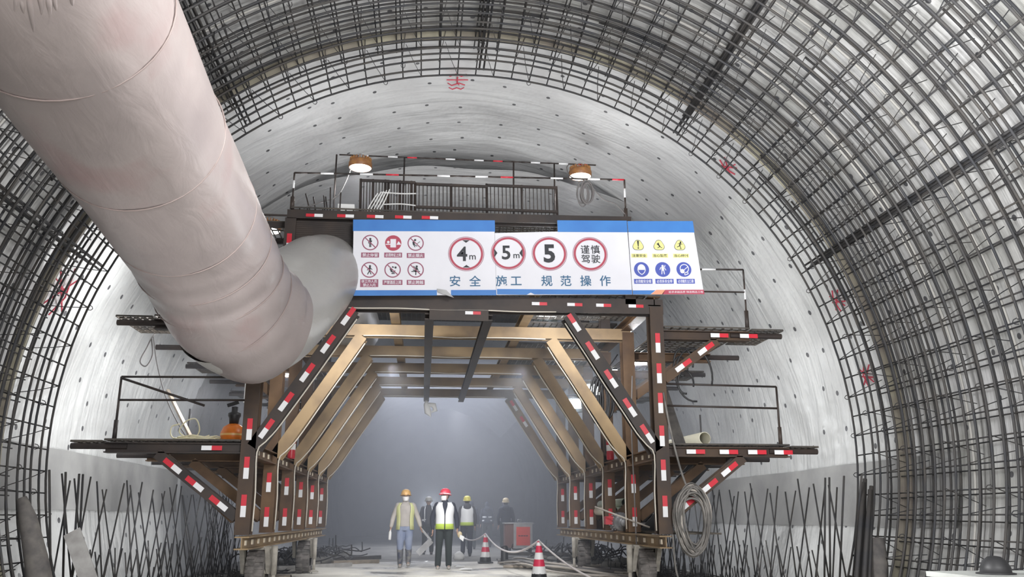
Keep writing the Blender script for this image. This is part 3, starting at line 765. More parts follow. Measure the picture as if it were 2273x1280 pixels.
def disc(mb, cx, cy, r, y, mi, n=36, r0=None, sx=1.0, sy=1.0):
    u, v = U(cx, cy); r *= SK
    if r0 is None:
        return plate(mb, [(u + r * math.cos(2 * math.pi * i / n) * sx, v + r * math.sin(2 * math.pi * i / n) * sy) for i in range(n)], y, y - 0.0012, mi)
    r0 *= SK; vs = []
    for i in range(n):
        a = 2 * math.pi * i / n; vs += [(u + r0 * math.cos(a) * sx, y, v + r0 * math.sin(a) * sy), (u + r * math.cos(a) * sx, y, v + r * math.sin(a) * sy)]
    return mb.add(vs, [(2 * i, 2 * i + 1, 2 * ((i + 1) % n) + 1, 2 * ((i + 1) % n)) for i in range(n)], mi)
def line(mb, x0, y0, x1, y1, wd, y, mi):
    (a, b), (c, d) = U(x0, y0), U(x1, y1); t = Vector((c - a, d - b)).normalized(); n = Vector((-t.y, t.x)) * wd * SK / 2
    return mb.add([(a + n.x, y, b + n.y), (a - n.x, y, b - n.y), (c - n.x, y, d - n.y), (c + n.x, y, d + n.y)], [(0, 1, 2, 3)], mi)
def man(mb, cx, cy, s, pose, mi, y=-0.005):
    """small pictogram figure from thick strokes, s = pixel scale"""
    hx, hy = pose['head']; disc(mb, cx + hx * s, cy + hy * s, 2.1 * s, y, mi, 12)
    for (a, b, c, d, wd) in pose['lines']: line(mb, cx + a * s, cy + b * s, cx + c * s, cy + d * s, wd * s, y, mi)
STAND = dict(head=(0, -7), lines=[(0, -5, 0, 2, 3.6), (-.9, 2, -1, 9, 1.6), (1, 2, 1.1, 9, 1.6), (-2.6, -4, -3, 2, 1.2), (2.6, -4, 2.2, -1, 1.6)])
WALK = dict(head=(1, -7), lines=[(1, -5, 0, 2, 3.4), (0, 2, -3.4, 9, 1.7), (.4, 2, 3, 8.6, 1.7), (-1, -4, -4, 1, 1.3), (2, -4, 5, 0, 1.3)])
CROSSP = dict(head=(2, -6.5), lines=[(2, -4.5, .5, 3, 3.6), (0, -3, -4, -7, 1.5), (3, -3, 5, 2, 1.5), (.5, 3, 0, 10, 2), (.2, 2, -5, .5, 2), (-8, 3.4, 8, 3.4, 1.6)])
SIT = dict(head=(5.4, -4.4), lines=[(-4, -3, -1.5, 4, 3.4), (-1.5, 4, 4, 4.5, 2), (4, 4.5, 4.6, 1, 1.4), (-1, -6, 2, -4.5, 2.6), (-2, 7, 4, 7, 2)])
FLAME = dict(head=(-1, -6), lines=[(-4, -3, -3.4, 3, 4), (-3, 3, 3, 6, 1.5), (-4, 3, -1, 8, 1.4), (2, 2, 8, -3, 1), (-3, -5, 1, -7, 1.4)])
FALL = dict(head=(-2.2, -2.6), lines=[(-1, -1, 2, 4, 3), (2, 4, 7, 7, 1.4), (2, 4, -4, 7, 1.4), (0, -1, -1, -6, 1.3), (-2, 0, -5, -3, 1.3)])
RUN = dict(head=(2.4, -7), lines=[(1.6, -5, -.4, 2, 3), (0, 2, 2.4, 8, 1.6), (-.4, 2, -7, 5, 1.6), (1.4, -3.6, 6.6, -2, 1.3), (1, -4, -4.4, -3, 1.3), (-1, 9, 4, 9, 1.2)])
FRONT_SIGN = ['white', 'blue']
# left board
s1 = sign_thing('left sign board with six red prohibition pictograms and the 4 m height limit')
b = MB(); rectpx(b, 792, 493, 1097, 661, 0.0, 0.03); b.build('board', 'white', s1, local=True)
b = MB(); rectpx(b, 791, 492, 1098, 518, -0.004, 0.0); b.build('header_band', 'blue', s1, local=True)
b = MB(); rectpx(b, 793, 650, 970, 662, -0.004, 0.0); rectpx(b, 1000, 650, 1097, 662, -0.004, 0.0); b.build('footer_band', 'blue', s1, local=True)
b = MB(); plate(b, [U(970, 648), U(990, 651), U(1006, 668), U(972, 656)], -0.03, -0.024); b.build('bent_corner', 'galv', s1, local=True)
def ringed(parent, cx, cy, pose, cap, caph=1, capw=38):
    b = MB(); disc(b, cx, cy, 17.5, -0.002, 0, r0=15.0)
    if pose: man(b, cx, cy, 1.15, pose, 1, -0.003)
    line(b, cx - 11.4, cy - 11.4, cx + 11.4, cy + 11.4, 2.2, -0.004, 0)
    b.build('pictogram', ['sign_pink', 'ink'], parent, local=True)
    caption(parent, cx, cy + (28 if caph == 1 else 29.5), capw, cap, caph)
def caption(parent, cx, cy, wd, lines, n=1, bg='sign_pink', fg='white', h=11):
    b = MB(); hh = h * (1 if n == 1 else 1.55)
    rectpx(b, cx - wd / 2, cy - hh / 2, cx + wd / 2, cy + hh / 2, -0.003, -0.001, 0)
    if n == 1: text_into(b, lines[0], cx, cy, h * .72, -0.005, 1, 0.012, wd * .86)
    else:
        text_into(b, lines[0], cx, cy - 4, h * .62, -0.005, 1, 0.012, wd * .86); text_into(b, lines[1], cx, cy + 4, h * .62, -0.005, 1, 0.012, wd * .68)
    b.build('caption', [bg, fg], parent, local=True)
ringed(s1, 828, 544, STAND, ['禁止停留'])
b = MB(); disc(b, 877, 545, 17.5, -0.002, 0); rectpx(b, 871, 536, 883, 555, -0.006, -0.004, 1); disc(b, 866.5, 543, 3, -0.004, 1, 12); rectpx(b, 861, 547, 871, 549, -.006, -.004, 1)
plate(b, [U(884, 549), U(894, 549), U(891, 544), U(888, 541), U(886, 545)], -.006, -.004, 1); b.build('pictogram', ['sign_red', 'white'], s1, local=True)
caption(s1, 877, 572, 38, ['必须持证上岗'])
ringed(s1, 925, 545, FLAME, ['禁止烟火'])
ringed(s1, 827, 605, WALK, ['非工作人员', '禁止入内'], 2)
ringed(s1, 876, 605, SIT, ['严禁酒后上岗'], 1, 42)
ringed(s1, 925, 605, CROSSP, ['禁止跨越'])
def limit(parent, cx, cy, r=39):
    b = MB(); disc(b, cx, cy, r, -0.002, 1, 56, r0=r - 1.2); disc(b, cx, cy, r - 2.2, -0.002, 0, 56, r0=r - 7)
    return b
b = limit(s1, 1034, 569)
text_into(b, '4', 1025, 569, 33, -.004, 2, .022); text_into(b, 'm', 1047.5, 577, 10, -.004, 2, .01)
for sg in (1, -1):
    plate(b, [U(1026, 569 - sg * 31), U(1034, 569 - sg * 25), U(1042, 569 - sg * 31)], -.004, -.003, 2)
b.build('height_limit_symbol', ['sign_red', 'sign_pink', 'ink'], s1, local=True)
def big_text(parent, chars):
    for ch, cx in chars:
        b = MB(); text_into(b, ch, cx, 630, 23, -.004, 0, .012, None, 25.5); b.build('lettering', 'teal_text', parent, local=True)
big_text(s1, [('安', 1009), ('全', 1052)])
# middle board, its blue header torn away on the left
s2 = sign_thing('middle sign board with a 5 m width limit and a torn blue header')
b = MB(); plate(b, [U(1097.5, 521), U(1237, 517), U(1237, 492), U(1394, 491), U(1395.5, 661), U(1097.5, 661)], 0.004, 0.03); b.build('board', 'white', s2, local=True)
b = MB(); rectpx(b, 1237, 491, 1394, 518, -0.004, 0.003); b.build('header_band', 'blue', s2, local=True)
b = MB(); plate(b, [U(1099, 648), U(1395, 651), U(1395, 661), U(1180, 660), U(1172, 656), U(1163, 661), U(1099, 660)], -0.002, 0.003); b.build('footer_band', 'blue', s2, local=True)
b = limit(s2, 1126, 567, 38.5)
text_into(b, '5', 1121, 566, 32, -.004, 2, .02); text_into(b, 'm', 1143.5, 574, 9.5, -.004, 2, .01)
for sg in (1, -1):
    plate(b, [U(1126 + sg * 31, 557), U(1126 + sg * 24, 567), U(1126 + sg * 31, 577)][::sg], -.004, -.003, 2)
b.build('width_limit_symbol', ['sign_red', 'sign_pink', 'ink'], s2, local=True)
b = limit(s2, 1216.5, 568, 39); text_into(b, '5', 1216, 568, 42, -.004, 2, .035); b.build('speed_limit_symbol', ['sign_red', 'sign_pink', 'ink'], s2, local=True)
b = limit(s2, 1307, 569, 39)
for ch, cx, cy in (('谨', 1296, 558.5), ('慎', 1319, 558.5), ('驾', 1296, 580), ('驶', 1319, 580)): text_into(b, ch, cx, cy, 19, -.004, 2, .01, None, 21)
b.build('caution_symbol', ['sign_red', 'sign_pink', 'ink'], s2, local=True)
big_text(s2, [('施', 1097 + 12), ('工', 1141), ('规', 1208), ('范', 1250), ('操', 1294), ('作', 1337)])
# right board
s3 = sign_thing('right sign board with yellow and blue pictograms above a red corner strip')
b = MB(); plate(b, [U(1396, 492), U(1545, 491), U(1557, 661), U(1397, 661)], 0.002, 0.03); b.build('board', 'white', s3, local=True)
b = MB(); plate(b, [U(1395.5, 492), U(1546, 491), U(1547.5, 518), U(1396, 518)], -0.004, 0.0); b.build('header_band', 'blue', s3, local=True)
b = MB(); plate(b, [U(1397, 652), U(1448, 652), U(1436, 661), U(1397, 661)], -.004, 0.0); b.build('footer_band', 'blue', s3, local=True)
b = MB(); plate(b, [U(1450, 651), U(1470, 651), U(1464, 661), U(1437, 661)], -.004, 0.0, 0); plate(b, [U(1470, 651), U(1557, 651), U(1558, 661), U(1462, 661)], -.004, 0.0, 1)
text_into(b, '追求卓越品质 铸造精品工程', 1516, 656, 5, -.006, 2, 0.0, 78); b.build('corner_strip', ['sign_orange', 'sign_red', 'white'], s3, local=True)
def rtri(b, cx, cy, s, y, mi):
    pts = []
    for k in range(3):
        a0 = math.pi / 2 + k * 2 * math.pi / 3
        for q in (-.5, -.25, 0, .25, .5): pts.append((cx + s * 5.4 * math.cos(a0) + s * 7.6 * math.cos(a0 + q * 2), cy + 1 - s * 5.4 * math.sin(a0) - s * 7.6 * math.sin(a0 + q * 2)))
    plate(b, [U(*p) for p in pts], y, y - .001, mi)
for (cx, pose, cap) in ((1416, None, '注意安全'), (1463.5, FALL, '当心坠落'), (1511, RUN, '当心绊倒')):
    b = MB(); rtri(b, cx, 548, 1.04, -.001, 1); rtri(b, cx, 548, .96, -.003, 0)
    if pose: man(b, cx, 548, .95, pose, 1, -.006)
    else:
        plate(b, [U(1414, 538), U(1418.4, 538), U(1417, 552), U(1415.4, 552)], -.006, -.005, 1); disc(b, 1416, 555, 1.7, -.005, 1, 10)
    b.build('pictogram', ['sign_yellow', 'ink'], s3, local=True)
    caption(s3, cx + 1, 572.5, 36, [cap], 1, 'sign_yellow', 'ink', 9)
for i, (cx, cap) in enumerate(((1420, '必须戴安全帽'), (1468, '必须系安全带'), (1516, '必须戴防尘口罩'))):
    b = MB(); cy = 604.5; disc(b, cx, cy, 17, -.002, 0)
    if i == 0:
        plate(b, [U(cx - 9, cy + 1)] + [U(cx + 9 * math.cos(a), cy - 1 - 11 * math.sin(a)) for a in [math.pi - math.pi * j / 12 for j in range(13)]] + [U(cx + 9, cy + 1)], -.005, -.004, 1)
        for (a, b0, c, d) in ((-9, 0, -6, 7), (9, 0, 6, 7), (-6, 7, 0, 12), (6, 7, 0, 12)): line(b, cx + a, cy + b0, cx + c, cy + d, 1.8, -.005, 1)
    elif i == 1:
        disc(b, cx, cy - 8, 2.6, -.005, 1, 12)
        for (a, b0, c, d, wd) in ((0, -6, 0, 3, 6), (-2, 3, -3, 11, 2), (2, 3, 3, 11, 2), (-4, -5, -7, 1, 1.6), (4, -5, 6, -10, 1.6), (4, -4, 7, 2, 1.6)): line(b, cx + a, cy + b0, cx + c, cy + d, wd, -.005, 1)
    else:
        disc(b, cx + 1, cy - 2, 10.5, -.005, 1, 24, r0=8.6); disc(b, cx - 4, cy + 4, 5, -.006, 1, 16); line(b, cx - 1, cy + 2, cx + 9, cy - 6, 1.6, -.006, 1)
        for (a, b0, c, d) in ((8, 6, 9, 10), (9, 10, 1, 13), (1, 13, 1, 7)): line(b, cx + a, cy + b0, cx + c, cy + d, 1.8, -.005, 1)
    b.build('pictogram', ['sign_violet', 'white'], s3, local=True)
    caption(s3, cx + 2, 631.5, 41, [cap], 1, 'sign_violet', 'white', 11)

# ------------------------------------------------------------------ lamps on the gantry
def high_bay(p, label, hang):
    p = Vector(p); o = thing('high_bay_lamp', label, 'lamp', p, group='amber high bay lamps on the gantry')
    MB().lathe([(0, .09), (.14, .09), (.2, .05), (.215, .02), (.215, -.06), (.2, -.075)], p, n=28).build('lamp_body', 'lamp_body', o)
    f = MB()
    for i in range(20):
        a = 2 * math.pi * i / 20; f.obox(p + Vector((.17 * math.cos(a), .17 * math.sin(a), .085)), Vector((.03 * math.cos(a), .03 * math.sin(a), 0)), Vector((-.006 * math.sin(a), .006 * math.cos(a), 0)), Vector((0, 0, .03)))
    f.build('cooling_fin', 'lamp_body', o)
    MB().lathe([(0, -.072), (.195, -.072), (.2, -.066)], p, n=28).build('lamp_face', 'lamp_glow', o)
    MB().tube([p + Vector((-.12, 0, .08)), p + Vector((-.1, 0, .17)), p + Vector((0, 0, .2)), p + Vector((.1, 0, .17)), p + Vector((.12, 0, .08))], .009, 6).build('bracket', 'grey_metal', o)
    if hang: MB().tube([p + Vector((0, 0, .2)), p + Vector((0, 0, hang))], .01, 6).build('hanger', 'grey_metal', o)
    spot('high_bay_light', p + Vector((0, 0, -.12)), p + Vector((0, 0, -3)), 90, 150, 0.5, 0.15)
    return o
high_bay((-1.8, 14.85, 7.42), 'amber round lamp hanging from the high banded rail near its left end', 0.21)
high_bay((2.3, 14.85, 7.42), 'amber round lamp hanging from the high banded rail near its right end', 0.21)
high_bay((-3.35, 14.8, 6.13), 'amber round lamp below the left upper outrigger beside the duct', 0)
MB_ = MB().bar((-3.6, 14.8, 6.36), (-2.7, 14.8, 6.36), .03, .03); MB_.tube([(-3.35, 14.8, 6.33), (-3.35, 14.8, 6.36)], .01, 6); MB_.bar((-2.72, 14.8, 5.85), (-2.72, 14.8, 6.37), .03, .03, (0, 1, 0))
MB_.build('lamp_arm', 'dark_steel', g)
def flood(p, label, aim=(0, -1, -.25), power=60, sz=1.25):
    p = Vector(p); q = Vector(aim).normalized(); o = thing('floodlight', label, 'lamp', p, group='white floodlights inside the gantry')
    sd = q.cross(Vector((0, 0, 1))).normalized(); u = sd.cross(q)
    MB().obox(p, sd * .15 * sz, u * .11 * sz, q * .035).build('housing', 'grey_metal', o)
    MB().obox(p + q * .037, sd * .13 * sz, u * .09 * sz, q * .004).build('lens', 'flood_glow', o)
    MB().tube([p + sd * .17 * sz - u * .02, p + sd * .17 * sz + u * .17 * sz, p - sd * .17 * sz + u * .17 * sz, p - sd * .17 * sz - u * .02], .009, 6).build('bracket', 'grey_metal', o)
    spot('flood_beam', p + q * .1, p + q * 3, power, 140, 0.6, 0.1, (0.93, 0.97, 1.0))
flood((1.64, 15.0, 4.78), 'white glowing floodlight under the deck grating right of the middle joists', (-.1, -1, -.5), 120)
flood((3.45, 15.5, 4.0), 'largest glowing floodlight just inside the right front post', (-.35, -1, -.2), 160, 1.15)
flood((3.25, 17.0, 3.95), 'glowing floodlight second in the row going back along the right side', (-.4, -1, -.2), 150, 1.1)
flood((3.2, 18.5, 3.86), 'glowing floodlight third in the row going back along the right side', (-.4, -1, -.2), 130)
flood((3.1, 20.5, 3.8), 'farthest glowing floodlight of the row along the right side', (-.4, -1, -.2), 130)
flood((-3.2, 17.2, 3.95), 'glowing floodlight behind the left inclined braces', (.4, -1, -.2), 150)
# unseen fill lights added around deck and platforms to brighten the sheet
for (p, t, e_) in (((-2.2, 13.3, 6.1), (-3.6, 12.6, 9), 90), ((2.2, 13.3, 6.1), (3.6, 12.6, 9), 95), ((0.0, 13.2, 6.3), (0.0, 12.2, 9), 70)):
    spot('sheet_fill_light', p, t, e_, 172, 1.0, 0.5)
for (p, t, e_) in (((4.0, 13.8, 4.6), (7, 13.8, 4.6), 60), ((-4.0, 13.3, 4.5), (-7, 12.8, 3.7), 190), ((4.0, 14.8, 3.2), (7, 14.4, 2), 95), ((3.9, 16.6, 4.9), (7, 16.6, 4.6), 40), ((3.9, 17.2, 3.2), (7, 17.2, 2.9), 50), ((3.9, 20.0, 3.4), (7, 20, 3.4), 50), ((-3.9, 17.2, 3.2), (-7, 17.2, 2.9), 90), ((-3.9, 20.0, 3.4), (-7, 20, 3.4), 70), ((-4.0, 14.8, 3.2), (-7, 14.2, 2), 190), ((4.4, 14.4, 0.9), (7, 13.8, 1.2), 80), ((-4.4, 14.6, 0.9), (-7, 13.8, 1.2), 80), ((4.4, 18.4, 1.2), (7, 18, 1.2), 80), ((-4.4, 18.4, 1.2), (-7, 18, 1.2), 80), ((-1.6, 15.6, 6.1), (-2.2, 15.8, 9), 60), ((1.8, 15.6, 6.1), (2.4, 15.8, 9), 60), ((0.2, 17.6, 6.1), (0.2, 17.4, 9), 90)):
    spot('sheet_fill_light', p, t, e_, 168, 1.0, 0.4)
spot('walkway_fill_light', (0.3, 22.7, 4.0), (1.0, 28.0, 1.0), 700, 50, 0.8, 0.15)  # unseen fill added to brighten the worker behind the gantry
# unseen fill lights added inside the portal for the walkway and inner frames
for x in (-1.2, 1.4): spot('walkway_fill_light', (x, 16.7, 4.02), (x * .3, 21.0, 0.4), 560, 90, 0.8, 0.15)
for x in (-1.6, 1.8): spot('walkway_fill_light', (x, 13.25, 4.05), (x * 1.4, 18, 3.0), 190, 150, 0.8, 0.15)

# ------------------------------------------------------------------ dusty air
hz = MB().poly([Vector((AX + sg * 5.45, 14.3, 0.03)) for sg in (-1, 1)] + [arc(5.86, -.36 + (math.pi + .72) * i / 32, 14.3) for i in range(33)], (0, 45.2, 0))
hz = hz.build('haze', 'black_steel'); tag(hz, 'grey blue dust haze filling the tunnel behind the gantry', 'haze', kind='stuff')
m = bpy.data.materials.new('dust_haze'); m.use_nodes = True; nt = m.node_tree; nt.nodes.clear()
o_ = nt.nodes.new('ShaderNodeOutputMaterial'); sc = nt.nodes.new('ShaderNodeVolumePrincipled')
sc.inputs['Color'].default_value = (0.84, 0.87, 0.95, 1); sc.inputs['Density'].default_value = 0.034; sc.inputs['Anisotropy'].default_value = 0.25
nt.links.new(sc.outputs[0], o_.inputs['Volume']); hz.data.materials.clear(); hz.data.materials.append(m)

# ------------------------------------------------------------------ things on and around the gantry
def extinguisher(p, label):
    p = Vector(p); o = thing('fire_extinguisher', label, 'fire extinguisher', p, group='fire extinguishers on the gantry')
    MB().lathe([(0, 0), (.065, 0), (.07, .02), (.07, .34), (.055, .39), (.025, .42), (.025, .44), (0, .44)], p, n=18).build('cylinder', 'fire_red', o)
    MB().lathe([(0, .43), (.03, .43), (.03, .48), (0, .48)], p, n=12).bar(p + Vector((-.01, 0, .48)), p + Vector((.11, -.02, .51)), .02, .012).bar(p + Vector((-.01, 0, .46)), p + Vector((.09, -.02, .44)), .02, .012).build('valve', 'black_steel', o)
    MB().tube([p + Vector((-.02, 0, .46)), p + Vector((-.1, 0, .4)), p + Vector((-.09, 0, .2)), p + Vector((-.08, 0, .12))], .011, 6).build('hose', 'cable_black', o)
    MB().lathe([(.0705, .16), (.0705, .27)], p, n=18).build('label_band', 'paper', o)
extinguisher((-2.92, 16.3, 2.18), 'red fire extinguisher on the left side rail between the inclined braces')
extinguisher((2.97, 16.0, 2.18), 'red fire extinguisher on the right side rail behind the second brace')
# orange pressure tank with black head on the left platform
p = Vector((-3.5, 14.0, 2.235)); o = thing('pressure_tank', 'round orange tank with black head on the left low platform by the post', 'tank', p)
MB().lathe([(0, 0), (.09, .0), (.16, .05), (.19, .13), (.19, .19), (.155, .28), (.08, .33), (0, .34)], p, n=24).build('tank_body', 'orange', o)
MB().lathe([(0, .33), (.07, .33), (.08, .42), (.1, .46), (.1, .5), (.05, .52), (.05, .6), (0, .61)], p, n=16).bar(p + Vector((-.12, 0, .62)), p + Vector((.05, 0, .68)), .05, .05).build('tank_head', 'black_steel', o)
MB().lathe([(.193, .145), (.193, .175)], p, n=24).build('band', 'hat_orange', o)
# pale rope heap beside it
b = MB(); c = Vector((-3.98, 13.9, 2.25)); pts = []
for i in range(150):
    a = i * .42; r = .1 + .09 * math.sin(i * .13) ** 2 + .05 * math.sin(i * .7); pts.append(c + Vector((r * 1.6 * math.cos(a), r * math.sin(a), .02 + .0006 * i + .015 * math.sin(i * 1.7))))
b.tube(pts, .011, 5)
b.tube(smooth_path([(-4.1, 13.9, 2.3), (-4.28, 13.85, 2.42), (-4.2, 13.85, 2.58), (-4.05, 13.85, 2.62), (-3.98, 13.85, 2.45), (-4.05, 13.88, 2.3)], 6), .011, 5)
b.tube(smooth_path([(-4.2, 13.9, 2.28), (-4.4, 13.9, 2.35), (-4.42, 13.9, 2.5), (-4.3, 13.9, 2.55)], 6), .011, 5)
single(b, 'rope_coil', 'rope', 'loose heap of pale rope beside the orange tank on the left platform', 'rope')
b = MB(); b.bar((-4.97, 15.4, 3.28), (-4.12, 14.2, 2.25), .05, .045)
single(b, 'timber_batten', 'wood', 'slim pale timber batten leaning up from the left low platform', 'batten')
b = MB(); A = atY(340, 745, 14.2)
b.tube(smooth_path([A + Vector((.5, .3, .15)), A + Vector((.12, .1, .12)), A, A + Vector((-.08, 0, -.2)), A + Vector((-.16, 0, -.42)), A + Vector((-.06, 0, -.5)), A + Vector((.02, 0, -.32)), A + Vector((-.02, 0, -.05))], 6), .011, 6)
b.tube(smooth_path([A, A + Vector((.12, 0, -.5)), A + Vector((.35, 0, -1.1)), A + Vector((.7, 0, -1.65)), A + Vector((.95, 0, -1.82))], 6), .009, 6)
single(b, 'hanging_cable', 'cable_grey', 'thin grey cable hanging in a loop from the left mid platform', 'cable')
# hose coil on the right front post
b = MB(); c = Vector((3.47, 12.78, 1.1))
for k in range(20):
    r1, r2 = random.uniform(.17, .26), random.uniform(.36, .5); dx, dz = random.uniform(-.04, .06), random.uniform(-.08, .05); ph = random.uniform(0, 6)
    b.tube([c + Vector((dx + r1 * math.cos(a) * (1 + .15 * math.sin(a)) + .01 * math.sin(3 * a + ph), random.uniform(-.005, .005) - .012 * (k % 10) + .02 * math.sin(a + ph), dz + r2 * math.sin(a))) for a in (2 * math.pi * i / 36 for i in range(36))], .017 if k % 4 else .012, 6, closed=True, mi=k % 5 == 0)
b.tube(smooth_path([c + Vector((-.05, .02, .5)), c + Vector((-.12, .05, .75)), c + Vector((-.25, .05, 1.35)), c + Vector((-.32, .08, 1.9))], 6), .018, 6)
b.tube(smooth_path([c + Vector((-.3, 0, -.2)), c + Vector((-.28, -.02, -.7)), c + Vector((-.2, -.05, -.95))], 6), .015, 6)
single(b, 'hose_coil', ['hose', 'hose_pale'], 'big coil of grey hose hung outside the right front post', 'hose')
b = MB(); c = Vector((3.42, 12.95, 3.4))
for (cx, cz, r) in ((.1, .1, .22), (.12, -.22, .18), (.26, -.1, .42), (.05, .02, .16)):
    b.tube([c + Vector((cx + r * .7 * math.cos(a), .02 * math.sin(a * 2), cz + r * math.sin(a))) for a in [-.4 + 5.2 * i / 22 for i in range(23)]], .016, 6)
single(b, 'cable_loop', 'cable_black', 'black cable in loose loops outside the right front post under the knee brace', 'cable')
b = MB(); c = Vector((2.62, 14.9, 3.35))
for k in range(9):
    r1 = random.uniform(.08, .16); r2 = random.uniform(.3, .5); dx = random.uniform(-.12, .12)
    b.tube([c + Vector((dx + r1 * math.cos(a), .05 * math.sin(k), -.2 + r2 * math.sin(a))) for a in (2 * math.pi * i / 20 for i in range(20))], .018, 6, closed=True)
b.tube([c + Vector((0, 0, .2)), c + Vector((.3, 0, .62))], .012, 6)
single(b, 'cable_bundle', 'cable_black', 'thick bundle of black cable hanging inside the right front post', 'cable')
b = MB(); c = atY(1298, 425, 12.9)
for k in range(7):
    r1 = random.uniform(.05, .11); r2 = random.uniform(.16, .24); dx = random.uniform(-.05, .05)
    b.tube([c + Vector((dx + r1 * math.cos(a), .02 * k - .06, r2 * math.sin(a) - .03)) for a in (2 * math.pi * i / 18 for i in range(18))], .011, 6, closed=True)
b.tube(smooth_path([c + Vector((.1, 0, .1)), c + Vector((.3, 0, -.12)), c + Vector((.5, 0, -.2)), c + Vector((.66, .02, -.36))], 6), .011, 6)
b.tube(smooth_path([c + Vector((0, .0, .2)), c + Vector((-.12, .6, .5)), c + Vector((-.05, 1.4, 1.0)), c + Vector((.08, 1.9, 1.3))], 6), .01, 6)
single(b, 'cable_coil', 'cable_grey', 'grey cable coil tied to the right end of the top banded railing', 'cable')
b = MB(); b.tube(smooth_path([(-1.95, 14.85, 7.4), (-2.0, 14.4, 6.9), (-2.05, 13.6, 6.3), (-2.25, 13.1, 6.0), (-2.5, 13.05, 5.87)], 6), .012, 6)
single(b, 'lamp_cable', 'cable_grey', 'grey cable drooping from the left high lamp to the top deck', 'cable')
b = MB(); 
for k in range(5):
    x = -1.5 + k * .05; b.tube(smooth_path([(x, 13.9, 5.86), (x - .06, 13.9, 6.15), (x + .02, 13.88, 6.35), (x + .1, 13.9, 6.5 + .02 * k)], 5), .012, 5)
b.tube(smooth_path([(-1.3, 13.9, 6.3), (-1.0, 13.9, 6.32), (-.75, 13.9, 6.3)], 4), .012, 5); b.tube(smooth_path([(-1.35, 13.9, 6.52), (-1.0, 13.88, 6.5), (-.75, 13.9, 6.52)], 4), .012, 5)
single(b, 'white_hose', 'paper', 'white hose bundle strung along the left guard panel on top', 'hose')
q = atY(770, 464, 13.6); b = MB(); b.box((q.x - .13, 13.4, 5.85), (q.x + .14, 13.6, 6.1)); single(b, 'foam_block', 'paper', 'white foam block standing on the top deck left of the guard panels', 'block')
# PVC pipe on the right low platform and bundle below
def pipe(p0, p1, r, m_, label, group, name='plastic_pipe'):
    p0, p1 = Vector(p0), Vector(p1); d = (p1 - p0); L = d.length
    b = MB().lathe([(r * .9, L), (r, L), (r, 0), (r * .9, 0), (r * .9, L)], p0, d, 20)
    return single(b, name, m_, label, 'pipe', group)
pipe((3.62, 15.4, 2.33), (3.88, 13.2, 2.34), .1, 'pvc', 'pale plastic pipe lying on the right low platform, open end forward', None)
b = MB(); b.box((3.3, 13.3, 2.235), (3.85, 14.3, 2.26)); single(b, 'plank', 'wood_dark', 'dark plank on the right low platform left of the pipe', 'plank')
for i, (dx, dz, m_) in enumerate(((0, 0, 'pvc_green'), (.19, .01, 'pvc'), (.08, .17, 'pvc_green'), (-.16, .02, 'pvc'))):
    pipe((3.42 + dx, 19.6, 1.25 + dz), (3.36 + dx, 16.9, 1.25 + dz), .085, m_, 'pale green plastic pipe in the bundle stacked behind the right posts', 'pipes bundled behind the right posts')
for y, q in ((17.3, 'near'), (19.0, 'far')):
    single(MB().box((3.15, y - .06, .92), (3.75, y + .06, 1.16)), 'bearer', 'rust_steel', f'brown bearer under the {q} end of the pale pipe bundle', 'bearer')
# electric motor on the right base beam
p = Vector((3.02, 15.55, 1.05)); o = thing('electric_motor', 'grey finned electric motor standing on the right base beam', 'motor', (p.x, p.y, .89))
mb = MB().lathe([(0, -.22), (.12, -.22), (.16, -.18), (.16, .12), (.13, .16), (.09, .17), (.09, .2), (0, .2)], p, (0, -1, 0), 24)
for i in range(24):
    a = 2 * math.pi * i / 24; u_ = Vector((math.cos(a), 0, math.sin(a))); mb.obox(p + u_ * .165 + Vector((0, .03, 0)), u_ * .014, Vector((0, .14, 0)), Vector((-u_.z, 0, u_.x)) * .004)
mb.build('motor_body', 'grey_metal', o)
MB().lathe([(0, .2), (.035, .2), (.035, .27), (.06, .27), (.06, .3), (0, .3)], p, (0, -1, 0), 16).build('shaft', 'galv', o)
MB().box((p.x - .16, p.y - .15, .885), (p.x + .16, p.y + .2, .905)).box((p.x - .1, p.y - .1, .9), (p.x + .1, p.y + .15, 0.95)).build('foot_plate', 'rust_steel', o)
MB().box((p.x - .28, p.y - .08, 1.02), (p.x - .14, p.y + .08, 1.16)).build('terminal_box', 'fire_red', o)
b = MB(); b.tube([(2.5, 15.2, 1.32), (3.3, 14.6, .98)], .016, 6); single(b, 'loose_rod', 'hose_pale', 'pale thin rod leaning across the motor on the right base beam', 'rod')
b = MB(); b.tube(smooth_path([(3.05, 14.4, 3.5), (2.98, 14.3, 2.6), (3.0, 14.35, 1.6), (3.02, 14.4, .3)], 6), .012, 6); single(b, 'hanging_cable', 'cable_grey', 'grey cable hanging straight down behind the right front post', 'cable')
b = MB(); b.box((-3.42, 14.2, 2.95), (-3.2, 14.22, 3.32)); b.box((-3.42, 14.18, 2.93), (-3.2, 14.24, 2.95), 0); b.bar((-3.31, 14.21, 2.235), (-3.31, 14.21, 2.95), .03, .02, (0, 1, 0))
single(b, 'notice_panel', 'paper', 'small blank white panel on a stake beside the left front post', 'panel')
b = MB(); b.bar((3.58, 13.5, 2.25), (3.32, 13.6, 3.25), .16, .03, (0, 1, 0)); single(b, 'leaning_board', 'wood_dark', 'dark board leaning against the right front post above the platform', 'board')
b = MB().lathe([(0, 0), (.035, 0), (.035, .14), (.012, .18), (.012, .2), (0, .2)], (-2.93, 13.45, 2.18), n=12); single(b, 'drink_bottle', 'cone_white', 'small pale bottle standing on the left side rail by the front post', 'bottle')
